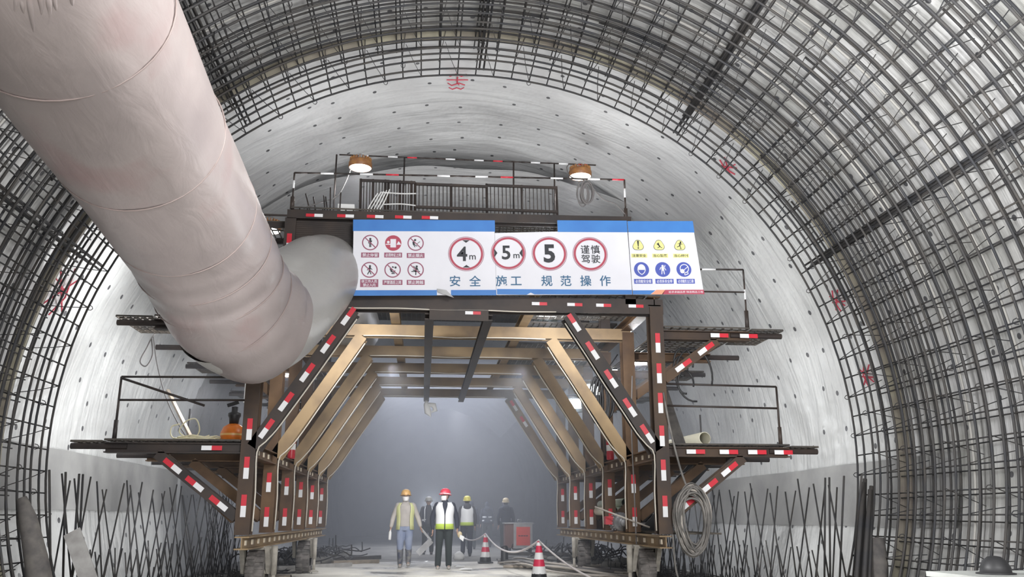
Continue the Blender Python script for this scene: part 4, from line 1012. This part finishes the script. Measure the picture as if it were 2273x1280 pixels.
# rag hanging at the far end of the left joist
b = MB(); q = Vector((-.47, 22.4, 4.08))
b.tube([q, q + Vector((0, 0, -.1)), q + Vector((.05, 0, -.3)), q + Vector((.13, 0, -.42))], [.03, .07, .09, .01], 8); b.tube([q + Vector((.05, 0, -.1)), q + Vector((.2, 0, -.12)), q + Vector((.24, 0, -.25)), q + Vector((.14, 0, -.3))], [.05, .07, .06, .02], 8)
single(b, 'cloth_rag', 'paper', 'small white rag knotted to the far end of the left joist', 'rag')

# ------------------------------------------------------------------ starter bars along both walls
def starters(side, n_tall, n_short):
    sg = -1 if side == 'left' else 1
    def one(x, y, h, lean_y, lean_x, r, label, group):
        b = MB().tube([(0, 0, 0), (lean_x * .5, lean_y * .5, h * .5), (lean_x, lean_y, h)], r, 6)
        o = bpy.data.objects.new('starter_bar', b.mesh('starter_bar', 'rebar')); COL.objects.link(o); o.location = (x, y, -.1)
        tag(o, label, 'rebar', group)
    for i in range(n_tall):
        y = 12.2 + (10.2) * (i / n_tall); x = AX + sg * 5.42
        ln = random.uniform(-.14, .14)
        one(x - sg * (.22 if i % 2 else .02) + random.uniform(-.04, .04), y + random.uniform(-.06, .06), 1.72 + random.uniform(-.1, .12), ln, sg * ((.36 if i % 2 else -.16) + random.uniform(-.06, .06)), .0125,
            f'tall dark steel starter bar standing in the row along the {side} wall', f'tall starter bars along the {side} wall')
    for i in range(n_short):
        y = 12.4 + 10.0 * (i / n_short); x = AX + sg * 5.05
        one(x + random.uniform(-.05, .05), y + random.uniform(-.06, .06), .78 + random.uniform(-.08, .1), random.uniform(-.08, .08), sg * ((.14 if i % 2 else -.1) + random.uniform(-.03, .03)), .011,
            f'short dark starter bar in the low front row along the {side} wall', f'short starter bars along the {side} wall')
    for i, (y, ly) in enumerate(((11.2, -.9), (11.55, -.75), (11.8, -.55), (12.0, -.62))):
        one(AX + sg * 5.3, y + .9, 1.8, ly, sg * -.1, .015, f'thick starter bar leaning forward at the near end of the {side} row', f'leaning starter bars at the near end of the {side} row')
starters('left', 34, 36); starters('right', 34, 36)
def tangle(x0, x1, y0, y1, z, n, name, label, L=(.6, 1.6), r=.011, m_='rebar', amp=.25, zr=.12):
    b = MB()
    for i in range(n):
        x, y = random.uniform(x0, x1), random.uniform(y0, y1); a = random.uniform(-.6, .6) + math.pi / 2; l_ = random.uniform(*L)
        P = [Vector((x, y, z + random.uniform(0, zr)))]
        for k in range(4):
            a += random.uniform(-amp, amp); P.append(P[-1] + Vector((math.cos(a), math.sin(a), 0)) * l_ / 4); P[-1].z = z + random.uniform(0, zr)
        if random.random() < .35: P.append(P[-1] + Vector((0, 0, random.uniform(.1, .35))))
        b.tube(smooth_path(P, 3), r, 5)
    return tag(b.build(name, m_), label, 'rebar scrap', kind='stuff')
tangle(-4.3, -3.6, 12.6, 21, -.08, 150, 'rebar_scrap', 'tangle of bent rebar ends on the ground along the left wall')
tangle(4.2, 5.1, 12.6, 21, -.08, 150, 'rebar_scrap', 'tangle of bent rebar ends on the ground along the right wall')
# mesh of thin wires beyond the left platform foot
b = MB()
for i in range(26):
    y = 20.2 + random.uniform(0, 2.6); x = -5.25 + random.uniform(-.1, .3)
    P = [(x, y, -.1), (x + random.uniform(-.1, .1), y + random.uniform(-.25, .25), .6), (x + random.uniform(-.12, .12), y + random.uniform(-.4, .4), 1.2), (x + random.uniform(-.15, .15), y + random.uniform(-.5, .5), 1.4 + random.uniform(0, .4))]
    b.tube(smooth_path(P, 3), .006, 4, smooth=False)
tag(b.build('bent_wire', 'rebar'), 'thicket of thin bent wires rising behind the left base beam', 'wire', kind='stuff')

# ------------------------------------------------------------------ near left and right corners
b = MB(); p0, p1 = Vector((-6.0 + .95, 11.0, -.1)), Vector((-5.32, 11.6, 1.12))
b.bar(atY(205, 1310, 11.3), atY(160, 1180, 11.6), .2, .03, (0, -1, .2)); single(b, 'leaning_plank', 'wood_grey', 'grey plank leaning between the left starter bars', 'plank')
b = MB(); b.tube([atY(95, 1330, 10.8), atY(80, 1240, 10.85), atY(62, 1150, 10.9), atY(48, 1105, 10.9)], [.15, .13, .1, .06], 10); single(b, 'timber_post', 'wood_dark', 'thick dark timber post leaning inside the rebar cage at the lower left', 'post')
for k, (dx, dy) in enumerate(((0, 0), (.1, .05), (-.06, .1), (.05, .16))):
    b = MB().tube([(5.05 + dx, 11.0 + dy, -.1), (5.28 + dx * .8, 11.15 + dy, .75), (5.5 + dx * .5, 11.3 + dy, 1.5 + .05 * k)], .03, 8)
    single(b, 'steel_bar', 'rebar', 'thick dark bar in the bundle leaning on the cage at the lower right', 'rebar', 'thick bars leaning at the lower right')
b = MB().tube([(5.42, 11.25, -.1), (5.48, 11.25, .55), (5.5, 11.27, .88)], [.11, .12, .1], 12); single(b, 'timber_post', 'wood_dark', 'short thick dark stump of timber behind the leaning bars at the lower right', 'post')
o = thing('storage_chest', 'pale teal chest with an off white top at the bottom right corner', 'chest', (4.1, 7.4, 0))
def slab(name, px0, px1, Y0, Y1, z0, z1, m_):
    x0 = atY(px0, 1268, Y1).x; b = MB(); b.box((x0, Y0, z0), (x0 + 1.45, Y1, z1)); return b.build(name, m_, o)
slab('chest_body', 2070, 0, 6.55, 7.35, fz(4, 7) - .05, .65, 'teal'); slab('chest_top', 2055, 0, 6.5, 7.4, .65, .692, 'offwhite')
q = atY(2246, 1270, 6.75); b = MB()
b.lathe([(0, .13), (.05, .122), (.09, .09), (.115, .04), (.12, 0), (.15, -.005), (.15, -.015), (0, -.015)], (q.x, 6.95, .707), n=24)
single(b, 'rubber_cap', 'black_steel', 'round black rubber cap resting on the off white chest top', 'cap')

# ------------------------------------------------------------------ cones, rope, cabinet, floor clutter
def cone(p, label):
    p = Vector(p); o = thing('traffic_cone', label, 'traffic cone', p, group='traffic cones along the walkway')
    MB().box(p + Vector((-.19, -.19, 0)), p + Vector((.19, .19, .035))).lathe([(.17, .03), (.15, .05), (.135, .16)], p, n=8).build('base', 'black_steel', o)
    H_ = [(.15, .135), (.28, .112), (.40, .09), (.52, .07), (.64, .05), (.7, .038)]
    mats = ['cone_white', 'cone_red', 'cone_white', 'cone_red', 'cone_white']
    body = MB()
    for i in range(5): body.lathe([(H_[i][1], H_[i][0]), (H_[i + 1][1], H_[i + 1][0])], p, n=20, mi=0 if i % 2 == 0 else 1)
    body.lathe([(.038, .7), (.03, .715), (0, .715)], p, n=20, mi=1); body.build('body', ['cone_white', 'cone_red'], o)
    return o
C1, C2 = Vector((1.16, 23.2, 0.0)), Vector((1.65, 16.3, 0.0))
cone(C1, 'red and white traffic cone farther back beside the red cabinet'); cone(C2, 'nearer red and white traffic cone at the bottom of the picture')
b = MB(); t1, t2 = C1 + Vector((0, 0, .73)), C2 + Vector((0, 0, .73))
b.tube(sag((.55, 27.2, .75), t1, .22, 10), .022, 6); b.tube(sag(t1, t2, .32, 16), .02, 6); b.tube(sag(t2, (2.55, 13.9, .1), .12, 10), .016, 6)
single(b, 'barrier_rope', 'tape', 'white barrier rope sagging from cone to cone', 'rope')
p = Vector((2.42, 26.6, .27)); o = thing('electric_cabinet', 'red fronted grey electric cabinet on a low stand behind the barrier rope', 'cabinet', (p.x, p.y, 0))
MB().box((p.x - .45, p.y - .25, .27), (p.x + .36, p.y + .3, .96)).build('body', 'box_brown', o)
MB().box((p.x - .2, p.y - .28, .27), (p.x + .36, p.y - .25, .96)).build('door_frame', 'galv', o)
MB().box((p.x - .12, p.y - .295, .34), (p.x + .29, p.y - .28, .87)).build('door', 'box_red', o)
b = MB()
for i in range(4): b.box((p.x - .06 + i * .075, p.y - .3, .6), (p.x - .0 + i * .075, p.y - .294, .628))
b.build('marking', 'ink', o)
MB().box((p.x - .48, p.y - .3, .96), (p.x + .4, p.y + .33, .99)).tube([(p.x - .05, p.y, .99), (p.x - .05, p.y, 1.08), (p.x + .05, p.y, 1.08), (p.x + .05, p.y, .99)], .012, 6).build('lid', 'galv', o)
b = MB()
for dx in (-.42, .3):
    for dy in (-.2, .25): b.box((p.x + dx, p.y + dy, 0), (p.x + dx + .05, p.y + dy + .05, .27))
b.build('stand', 'black_steel', o)
b = MB().lathe([(0, 0), (.13, 0), (.12, .05), (.095, .1), (.09, .42), (.07, .46), (0, .46)], (1.6, 22.6, -.01), n=14); single(b, 'bollard', 'black_steel', 'short black bollard between the far cone and the grey hoses', 'bollard')
for i in range(16):
    y0 = 16.6 + i * .22; x0 = 1.75 + random.uniform(-.1, .2); sw = random.uniform(.4, 1.2)
    P = [(x0 - .15 + random.uniform(-.1, .1), y0 + 4.6, .04), (x0 + .1, y0 + 3.0, .06 + random.uniform(0, .12)), (x0 + .4 + sw * .2, y0 + 1.4, .05 + random.uniform(0, .1)), (x0 + .9 + sw, y0 + .2, .04), (x0 + 1.2 + sw, y0 - .8, .04)]
    single(MB().tube(smooth_path(P, 5), random.choice((.018, .022, .026)), 6), 'ground_hose', random.choice(('hose', 'cable_grey', 'hose_pale')), 'grey hose in the loose fan of hoses on the floor right of the cones', 'hose', 'hoses on the floor right of the cones')
def board(x0, y0, x1, y1, z, wd, th, m_, label, name='plank', group=None):
    b = MB().bar((x0, y0, z), (x1, y1, z), wd, th); return single(b, name, m_, label, 'plank', group)
board(1.5, 21.0, 3.6, 20.4, .05, .8, .05, 'wood', 'wide pale board lying flat behind the nearer cone')
board(1.6, 24.2, 3.0, 23.9, .04, .5, .05, 'wood_grey', 'grey board lying behind the black bollard')
board(2.1, 15.4, 3.6, 17.4, .03, .6, .04, 'wood', 'pale board lying under the hoses beside the nearer cone')
board(2.0, 25.6, 3.6, 24.8, .14, .12, .1, 'wood_dark', 'dark squared timber lying in front of the red cabinet')
board(-3.1, 23.6, -1.7, 25.6, .06, .2, .1, 'wood_dark', 'dark timber baulk lying behind the left rear wheel')
board(-2.7, 22.8, -1.6, 23.4, .05, .14, .09, 'wood', 'pale timber baulk lying by the left rear wheel')
board(-3.9, 15.2, -3.2, 18.2, .02, .35, .06, 'wood', 'pale board on the ground beside the left front wheel')
board(-3.7, 20.6, -2.2, 22.2, .04, .1, .08, 'wood_grey', 'grey batten lying across the ground between the left wheels')
b = MB(); rr = random.Random(3)
for i in range(60):
    x, y = rr.uniform(-5.0, -2.6), rr.uniform(22.8, 27); s_ = rr.uniform(.06, .28)
    b.ellipsoid((x, y, s_ * .25), s_, s_ * .8, s_ * .5, 0, 7, 5, Matrix.Rotation(rr.uniform(0, 3), 3, 'Z'), lambda p: p * rr.uniform(.75, 1.15))
    x = rr.uniform(2.6, 5.0); y = rr.uniform(21, 27)
    b.ellipsoid((x, y, s_ * .2), s_, s_ * .8, s_ * .4, 0, 7, 5, Matrix.Rotation(rr.uniform(0, 3), 3, 'Z'), lambda p: p * rr.uniform(.75, 1.15))
tag(b.build('rubble', 'mud'), 'dark rubble and muck heaped on both sides behind the gantry', 'rubble', kind='stuff')
tangle(3.3, 4.5, 20.5, 26.5, .05, 50, 'rebar_scrap', 'scattered bent rods on the ground behind the right wheels', (1, 2.4), .018, 'rebar', .3, .35)
tangle(-4.3, -2.8, 21, 27, .05, 70, 'rebar_scrap', 'scattered bent rods on the ground behind the left wheels', (1, 2.4), .018, 'rebar', .3, .3)
b = MB(); b.ellipsoid((.55, 24.9, .1), .16, .12, .13, 0, 12, 8, None, lambda p: p * (1 + .12 * math.sin(p.x * 9 + p.z * 7))); single(b, 'white_bag', 'paper', 'crumpled white bag on the floor behind the worker in the white vest', 'bag')
for (x, y, s_) in ((.42, 21.3, .11), (.5, 20.2, .14), (.36, 21.8, .07)):
    b = MB().poly([(x - s_, y - s_, .02), (x + s_, y - s_ * .7, .03), (x + s_ * .8, y + s_, .02), (x - s_ * .6, y + s_ * .8, .035)], (0, 0, .006)); single(b, 'paper_scrap', 'paper', 'scrap of white paper on the floor right of the white vest worker', 'paper', 'paper scraps on the floor')

# ------------------------------------------------------------------ people
def fuse(mb, name, mats, parent, voxel=.009, smooth=4):
    """melts the overlapping shapes into one continuous skin"""
    me = mb.mesh(name, mats); o = bpy.data.objects.new(name, me); COL.objects.link(o)
    r = o.modifiers.new('r', 'REMESH'); r.mode = 'VOXEL'; r.voxel_size = voxel; r.use_smooth_shade = True
    s_ = o.modifiers.new('s', 'SMOOTH'); s_.factor = .5; s_.iterations = smooth
    dg = bpy.context.evaluated_depsgraph_get(); dg.update()
    m2 = bpy.data.meshes.new_from_object(o.evaluated_get(dg)); m2.name = name
    o.modifiers.clear(); o.data = m2; bpy.data.meshes.remove(me)
    m2.materials.clear()
    for q in (mats if isinstance(mats, (list, tuple)) else [mats]): m2.materials.append(M[q])
    m2.polygons.foreach_set('use_smooth', [True] * len(m2.polygons))
    if parent is not None: o.parent = parent
    return o
def loft(mb, rows, n=24, mi=0, a0=0, a1=2 * math.pi, cap=True):
    """rows of (x, y, z, rx, ry): stacked ellipses"""
    full = abs(a1 - a0 - 2 * math.pi) < 1e-6; k = n if full else n + 1; vs = []
    for (x, y, z, rx, ry) in rows:
        for j in range(k):
            a = a0 + (a1 - a0) * j / n; vs.append((x + rx * math.cos(a), y + ry * math.sin(a), z))
    fs = [(i * k + j, i * k + (j + 1) % k, (i + 1) * k + (j + 1) % k, (i + 1) * k + j) for i in range(len(rows) - 1) for j in range(n)]
    if cap and full: fs += [tuple(range(k))[::-1], tuple((len(rows) - 1) * k + j for j in range(k))]
    return mb.add(vs, fs, mi, True)
def limb(mb, pts, rad, n=14):
    P = smooth_path(pts, 4); k = len(P) - 1; R2 = []
    for i in range(k + 1):
        t = i / k * (len(rad) - 1); a = min(int(t), len(rad) - 2); R2.append(rad[a] + (rad[a + 1] - rad[a]) * (t - a))
    mb.tube(P, R2, n); mb.ellipsoid(P[0], R2[0], R2[0], R2[0], n=12, m=8); mb.ellipsoid(P[-1], R2[-1], R2[-1], R2[-1], n=12, m=8)
def hand(mb, wrist, direc, side, curl=.5):
    """palm, four bent fingers of different lengths and a thumb; side = +1/-1 thumb direction along x/-y"""
    w_ = Vector(wrist); d = Vector(direc).normalized(); th = Vector((0, -1, 0)); th = (th - d * th.dot(d)).normalized(); nrm = d.cross(th) * side
    rot = Matrix((th, nrm, d)).transposed()
    mb.ellipsoid(w_ + d * .05, .042, .017, .058, rot=rot, n=12, m=8)
    for i, (o_, L) in enumerate(((.03, .075), (.01, .085), (-.01, .078), (-.03, .06))):
        b0 = w_ + d * .088 + th * o_; q1 = b0 + d * L * .45 + nrm * -.006 * curl; q2 = q1 + (d * .75 - nrm * curl).normalized() * L * .35; q3 = q2 + (d * .3 - nrm * (curl + .35)).normalized() * L * .28
        mb.tube([b0 - d * .02, b0, q1, q2, q3], [.0095, .0095, .009, .0085, .006], 8)
    t0 = w_ + d * .03 + th * .035; mb.tube([t0, t0 + th * .025 + d * .025, t0 + th * .03 + d * .055 - nrm * .012, t0 + th * .022 + d * .078 - nrm * .02], [.013, .012, .0105, .007], 8)
def person(label, loc, rz, J, O, vox=.011, group=None, scale=1.0):
    o = thing('person', label, 'person', loc, rz, group); o.scale = (scale,) * 3
    J0 = dict(sl=(.19, .01, 1.43), el=(.25, .03, 1.15), wl=(.25, -.03, .9), sr=(-.19, .01, 1.43), er=(-.25, .03, 1.15), wr=(-.25, -.03, .9),
              hl=(.095, 0, .93), kl=(.11, -.02, .5), al=(.12, .03, .09), hr=(-.095, 0, .93), kr=(-.11, -.02, .5), ar=(-.12, .03, .09), ldir=(0, -.15, -1), rdir=(0, -.15, -1), yaw=0.0, tl=-.1, tr=-.1)
    J0.update(J); J = {k: (Vector(v) if isinstance(v, tuple) else v) for k, v in J0.items()}
    hc = Vector((0, -.015, 1.625)); hr_ = Matrix.Rotation(J['yaw'], 3, 'Z')
    # body: one continuous surface
    b = MB()
    loft(b, [(0, 0, .86, .13, .1), (0, 0, .95, .155, .105), (0, 0, 1.1, .135, .095), (0, 0, 1.28, .165, .11), (0, .005, 1.40, .17, .1), (0, .01, 1.46, .1, .075), (0, 0, 1.5, .058, .06), (0, -.005, 1.57, .054, .058)])
    for s_ in ('l', 'r'):
        limb(b, [J['s' + s_], J['e' + s_], J['w' + s_]], [.055, .042, .038, .034, .025]); hand(b, J['w' + s_], J[s_ + 'dir'], 1 if s_ == 'l' else -1)
        limb(b, [J['h' + s_], J['k' + s_], J['a' + s_]], [.085, .07, .055, .05, .036])
        a_ = J['a' + s_]; b.ellipsoid(a_ + Vector((0, -.06, -.04)), .038, .11, .035)
    def face(p):
        q = Vector(p)
        if p.z < 0: q.x *= 1 - .28 * (-p.z) ** 1.5; q.y *= 1 - .12 * (-p.z)
        if p.y < -.5: q.y *= .96
        return q
    b.ellipsoid(hc, .075, .094, .118, fn=face, rot=hr_, n=24, m=16)
    H = lambda x, y, z: hc + hr_ @ Vector((x, y, z))
    b.tube([H(0, -.088, .02), H(0, -.104, -.012), H(0, -.098, -.03)], [.009, .014, .012], 8); b.ellipsoid(H(0, -.085, -.085), .028, .016, .02, rot=hr_)
    for q in (-1, 1): b.ellipsoid(H(q * .077, .005, -.005), .011, .02, .032, rot=hr_); b.ellipsoid(H(q * .032, -.084, .022), .018, .008, .006, rot=hr_)
    fuse(b, 'body', O.get('skin', 'skin'), o, vox * .8, 2)
    if O.get('face', True):
        e_ = MB(); 
        for q in (-1, 1): e_.ellipsoid(H(q * .031, -.086, .004), .012, .006, .007, rot=hr_, n=10, m=6); e_.tube([H(q * .014, -.094, .022), H(q * .034, -.092, .027), H(q * .05, -.083, .02)], .004, 5)
        e_.build('eyes', 'eye', o, local=True)
    if O.get('mask'):
        mk = MB(); rows = []
        for i in range(8):
            z = .0 - .105 * i / 7; rows.append((0, 0, z, .079 * (1 - .25 * (i / 7) ** 2) + .003, .112 - .012 * abs(i - 2) / 5))
        loft(mk, rows, 16, 0, math.pi * 1.1, math.pi * 1.9, False); mk.v = [hc + hr_ @ q for q in mk.v]
        for q in (-1, 1): mk.tube([H(q * .07, -.035, -.01), H(q * .08, .0, .01)], .003, 4)
        o2 = mk.build('face_mask', O['mask'], o, local=True); sd_ = o2.modifiers.new('t', 'SOLIDIFY'); sd_.thickness = .004
    hb = MB(); hb.ellipsoid(H(0, .02, .02), .08, .092, .108, rot=hr_, n=18, m=12)
    hb.v = [q if (hr_.transposed() @ (q - hc)).y > -.03 or (hr_.transposed() @ (q - hc)).z > .06 else q + hr_ @ Vector((0, .05, 0)) for q in hb.v]
    hb.build('hair', 'hair', o, local=True)
    if O.get('hat'):
        h = MB(); zr = .035
        h.lathe([(.128, 0), (.127, .03), (.118, .075), (.09, .115), (.05, .133), (0, .138)], (0, 0, 0), n=28, sx=.92, sy=1.08)
        h.lathe([(.128, .004), (.15, -.004), (.15, -.012), (.126, -.004)], (0, 0, 0), n=28, sx=.92, sy=1.08)
        h.tube([(-.06, -.13, 0), (0, -.185, -.018), (.06, -.13, 0)], [.012, .014, .012], 6)
        for x in (-.03, 0, .03): h.tube(smooth_path([(x, -.128 + abs(x) * .2, .05), (x, -.105, .085), (x, -.05, .122), (x, .0, .132), (x, .05, .125), (x, .105, .085), (x, .13, .05)], 3), .007 if x else .01, 5)
        tlt = Matrix.Rotation(O.get('tilt', -.08), 3, 'X')
        h.v = [hc + hr_ @ (tlt @ q + Vector((0, .005, zr))) for q in h.v]
        h.build('hard_hat', O['hat'], o, local=True)
        if O.get('peak'):
            pk = MB(); pk.lathe([(.131, .002), (.131, .022)], (0, 0, 0), n=28, sx=.925, sy=1.085); pk.v = [hc + hr_ @ (tlt @ q + Vector((0, .005, zr))) for q in pk.v]; pk.build('hat_band', O['peak'], o, local=True)
    # trousers
    t = MB()
    loft(t, [(0, 0, .84, .155, .125), (0, 0, .95, .172, .125), (0, 0, 1.03, .162, .12)])
    for s_ in ('l', 'r'):
        cuff = J['a' + s_] + (J['k' + s_] - J['a' + s_]) * O.get('cuff', .06)
        limb(t, [J['h' + s_] + Vector((0, 0, -.02)), J['k' + s_], cuff], [.108, .096, .08, .075, .07])
    fuse(t, 'trousers', O['trousers'], o, vox)
    # shoes or boots
    for s_ in ('l', 'r'):
        a_ = J['a' + s_]; sh = MB(); tip = J['t' + s_]
        f0 = a_ + Vector((0, .045, -.055)); f1 = a_ + Vector((.0 if s_ == 'l' else -.0, -.16, -.055)); 
        sh.tube([f0, a_ + Vector((0, -.03, -.045)), a_ + Vector((0, -.11, -.055)), f1], [.042, .05, .046, .03], 10); sh.ellipsoid(f0, .045, .045, .038); sh.ellipsoid(f1, .04, .04, .03)
        sh.tube([a_ + Vector((0, .01, -.05)), a_ + Vector((0, .01, .04))], [.05, .05], 10)
        sb = fuse(sh, 'shoe', O.get('shoe', 'shoe'), o, .01)
        if O.get('boot'):
            bt = MB(); top = a_ + (J['k' + s_] - a_) * .82; limb(bt, [a_ + Vector((0, .01, -.02)), a_ + (J['k' + s_] - a_) * .4, top], [.06, .072, .08]); fuse(bt, 'boot_shaft', O['boot'], o, .011)
    # top
    t = MB()
    loft(t, [(0, 0, .93, .175, .13), (0, 0, 1.05, .165, .125), (0, 0, 1.18, .17, .125), (0, 0, 1.32, .19, .13), (0, .005, 1.41, .185, .115), (0, .01, 1.465, .13, .09), (0, 0, 1.5, .075, .075)] + ([(0, -.004, 1.545, .066, .068)] if O.get('collar', True) else []))
    for s_ in ('l', 'r'):
        cuff = J['w' + s_] + (J['e' + s_] - J['w' + s_]) * .08
        limb(t, [J['s' + s_] + Vector((-.02 if s_ == 'l' else .02, 0, -.01)), J['e' + s_], cuff], [.078, .068, .06, .054, .045])
    if O.get('hood'): t.ellipsoid((0, .11, 1.47), .13, .09, .1); t.ellipsoid(hc + Vector((0, .02, 0)), .1, .115, .14) if O['hood'] == 'up' else None
    fuse(t, 'jacket' if O.get('jacket') else 'sweater', O['top'], o, vox)
    if O.get('vest'):
        gap = O.get('gap', .06); zb = O.get('vest_bottom', .9); low = O.get('vest_low')
        v = MB(); rows = [(0, 0, z, rx + .016, ry + .018) for (z, rx, ry) in ((zb, .19, .142), (1.0, .178, .134), (1.1, .176, .132), (1.2, .18, .132), (1.3, .196, .134), (1.38, .196, .126), (1.43, .17, .112), (1.475, .125, .092))]
        n_ = 40; vs_ = []
        for ri, (x, y, z, rx, ry) in enumerate(rows):
            gz = gap + O.get('vneck', .5) * max(0, (z - 1.25)) * 2
            for j in range(n_ + 1):
                a = -math.pi / 2 + gz + (2 * math.pi - 2 * gz) * j / n_
                vs_.append((rx * math.cos(a), ry * math.sin(a), z))
        fs_ = []; mi_ = []
        for i in range(len(rows) - 1):
            for j in range(n_):
                am = -math.pi / 2 + 2 * math.pi * (j + .5) / n_
                if i in (4, ) and abs(math.sin(am)) < .35: continue            # arm holes
                if i in (3,) and abs(math.sin(am)) < .2: continue
                v.add([vs_[q] for q in (i * (n_ + 1) + j, i * (n_ + 1) + j + 1, (i + 1) * (n_ + 1) + j + 1, (i + 1) * (n_ + 1) + j)], [(0, 1, 2, 3)], 1 if (low and i < 1) else 0, True)
        ob = v.build('vest', [O['vest'], low or O['vest']], o, local=True)
        bm = bmesh.new(); bm.from_mesh(ob.data); bmesh.ops.remove_doubles(bm, verts=bm.verts, dist=.0005); bm.to_mesh(ob.data); bm.free()
        sd_ = ob.modifiers.new('t', 'SOLIDIFY'); sd_.thickness = .012; sd_.offset = 1
        for zz in O.get('bands', ()):
            rb = MB(); loft(rb, [(0, 0, zz - .028, .196 + .013, .15 + .012), (0, 0, zz + .028, .196 + .013, .15 + .012)], 36, 0, -math.pi / 2 + gap, 1.5 * math.pi - gap, False)
            q = rb.build('reflective_band', 'reflect', ob, local=True)
        if O.get('straps'):
            for x in (-.12, .12):
                rb = MB()
                for sy in (-1, 1):
                    rb.tube([(x, sy * .155, 1.0), (x, sy * .155, 1.25), (x * 1.02, sy * .147, 1.38), (x * .85, sy * .1, 1.47)], .017, 6)
                rb.build('reflective_strap', 'reflect', ob, local=True)
    return o
W1 = person('person in orange hard hat, white mask and open pale vest walking toward the camera', (-.9, 21.3, 0), 0.0,
    dict(sl=(.19, .01, 1.42), el=(.29, .04, 1.16), wl=(.37, -.06, .93), sr=(-.19, .01, 1.42), er=(-.28, .04, 1.16), wr=(-.33, -.04, .92), ldir=(.25, -.3, -1), rdir=(-.08, -.2, -1),
         kl=(.1, -.06, .5), al=(.1, .0, .13), kr=(-.1, -.03, .5), ar=(-.09, .04, .09)),
    dict(hat='hat_orange', mask='mask', top='grey_shirt', vest='vest_yellow', gap=.62, vneck=.1, straps=False, vest_bottom=.86, trousers='jeans', boot='boot', shoe='shoe', cuff=.72))
W2 = person('person in red hard hat and white reflective vest with dark trousers walking toward the camera', (.02, 20.55, 0), 0.0,
    dict(yaw=-.75, sl=(.19, .01, 1.42), el=(.27, .06, 1.15), wl=(.29, -.04, .9), sr=(-.19, .01, 1.42), er=(-.28, .04, 1.14), wr=(-.27, -.02, .88), kl=(.1, -.03, .5), al=(.11, .03, .09), kr=(-.12, -.05, .5), ar=(-.14, -.03, .09)),
    dict(hat='hat_red', peak='reflect', mask='mask', top='navy_cloth', jacket=True, vest='reflect', vest_low='vest_lime', gap=.05, vneck=.75, trousers='black_cloth', shoe='shoe', cuff=.02, vest_bottom=.88))
person('person in yellow hard hat and lime vest walking away behind the white vest worker', (.88, 27.4, 0), math.pi,
    dict(kl=(.1, -.1, .5), al=(.12, .1, .12), kr=(-.1, .02, .5), ar=(-.1, .03, .09)), dict(hat='hat_yellow', top='grey_cloth', jacket=True, hood='down', vest='reflect', vest_low='vest_lime', bands=(1.12,), gap=.05, trousers='navy_cloth', shoe='black_steel'), .015)
person('dim person in dark clothes with white shoulder bands standing between the two front workers', (-.3, 28.6, 0), 0,
    dict(), dict(hat='hat_grey', skin='skin_dim', top='grey_cloth', jacket=True, vest='navy_cloth', bands=(1.06, ), straps=True, gap=.25, trousers='black_cloth', shoe='black_steel'), .016)
person('distant person in a dark hood with two white reflective bands, seen from behind', (2.1, 35.6, 0), math.pi,
    dict(), dict(top='navy_cloth', jacket=True, hood='up', vest='navy_cloth', bands=(1.02, 1.16), gap=.05, trousers='black_cloth', shoe='black_steel', face=False), .018)
person('distant person in dark clothes with white bands half hidden by the tan helmet person', (2.85, 36.2, 0), math.pi - .5,
    dict(), dict(top='navy_cloth', jacket=True, hood='up', vest='navy_cloth', bands=(1.0, 1.13), straps=True, gap=.05, trousers='black_cloth', shoe='black_steel', face=False), .018)
person('person in tan hard hat and dark clothes standing behind the red cabinet', (2.35, 30.2, 0), math.pi,
    dict(), dict(hat='hat_tan', top='navy_cloth', jacket=True, hood='down', trousers='black_cloth', shoe='black_steel', face=False), .018)
person('distant dark person just right of the yellow hard hat worker', (1.35, 33.5, 0), math.pi,
    dict(), dict(top='navy_cloth', jacket=True, hood='up', vest='navy_cloth', bands=(1.0,), gap=.05, trousers='black_cloth', shoe='black_steel', face=False), .018)
# things carried
p = Vector((-.9 - .34, 21.3 - .09, .83)); b = MB().lathe([(0, -.2), (.03, -.2), (.034, -.18), (.034, -.03), (.016, .01), (.016, .04), (0, .04)], p, (.05, -.1, 1), 12); single(b, 'water_bottle', 'cone_white', 'white bottle in the hand of the orange hard hat worker', 'bottle')
q = Vector((-.9 + .40, 21.2, .84)); b = MB().bar(q + Vector((-.02, .02, .05)), q + Vector((.22, -.08, -.22)), .05, .02, (0, 1, 0)); b.bar(q + Vector((.23, -.08, -.22)), q + Vector((-.08, -.1, -.52)), .14, .02, (0, 1, 0))
single(b, 'folded_board', 'galv', 'bent grey sheet held by the orange hard hat worker', 'sheet')
q = Vector((.02 + .31, 20.48, .78)); b = MB().ellipsoid(q + Vector((.04, 0, -.02)), .06, .04, .075, 0, 10, 7); single(b, 'work_glove', 'hat_tan', 'tan glove in the hand of the red hard hat worker', 'glove')
b = MB().poly([q + Vector((.05, -.06, -.02)), q + Vector((.14, -.05, -.06)), q + Vector((.12, -.04, -.17)), q + Vector((.03, -.05, -.1))], (0, .012, 0)); single(b, 'spare_mask', 'paper', 'white paper mask held with the tan glove', 'mask')
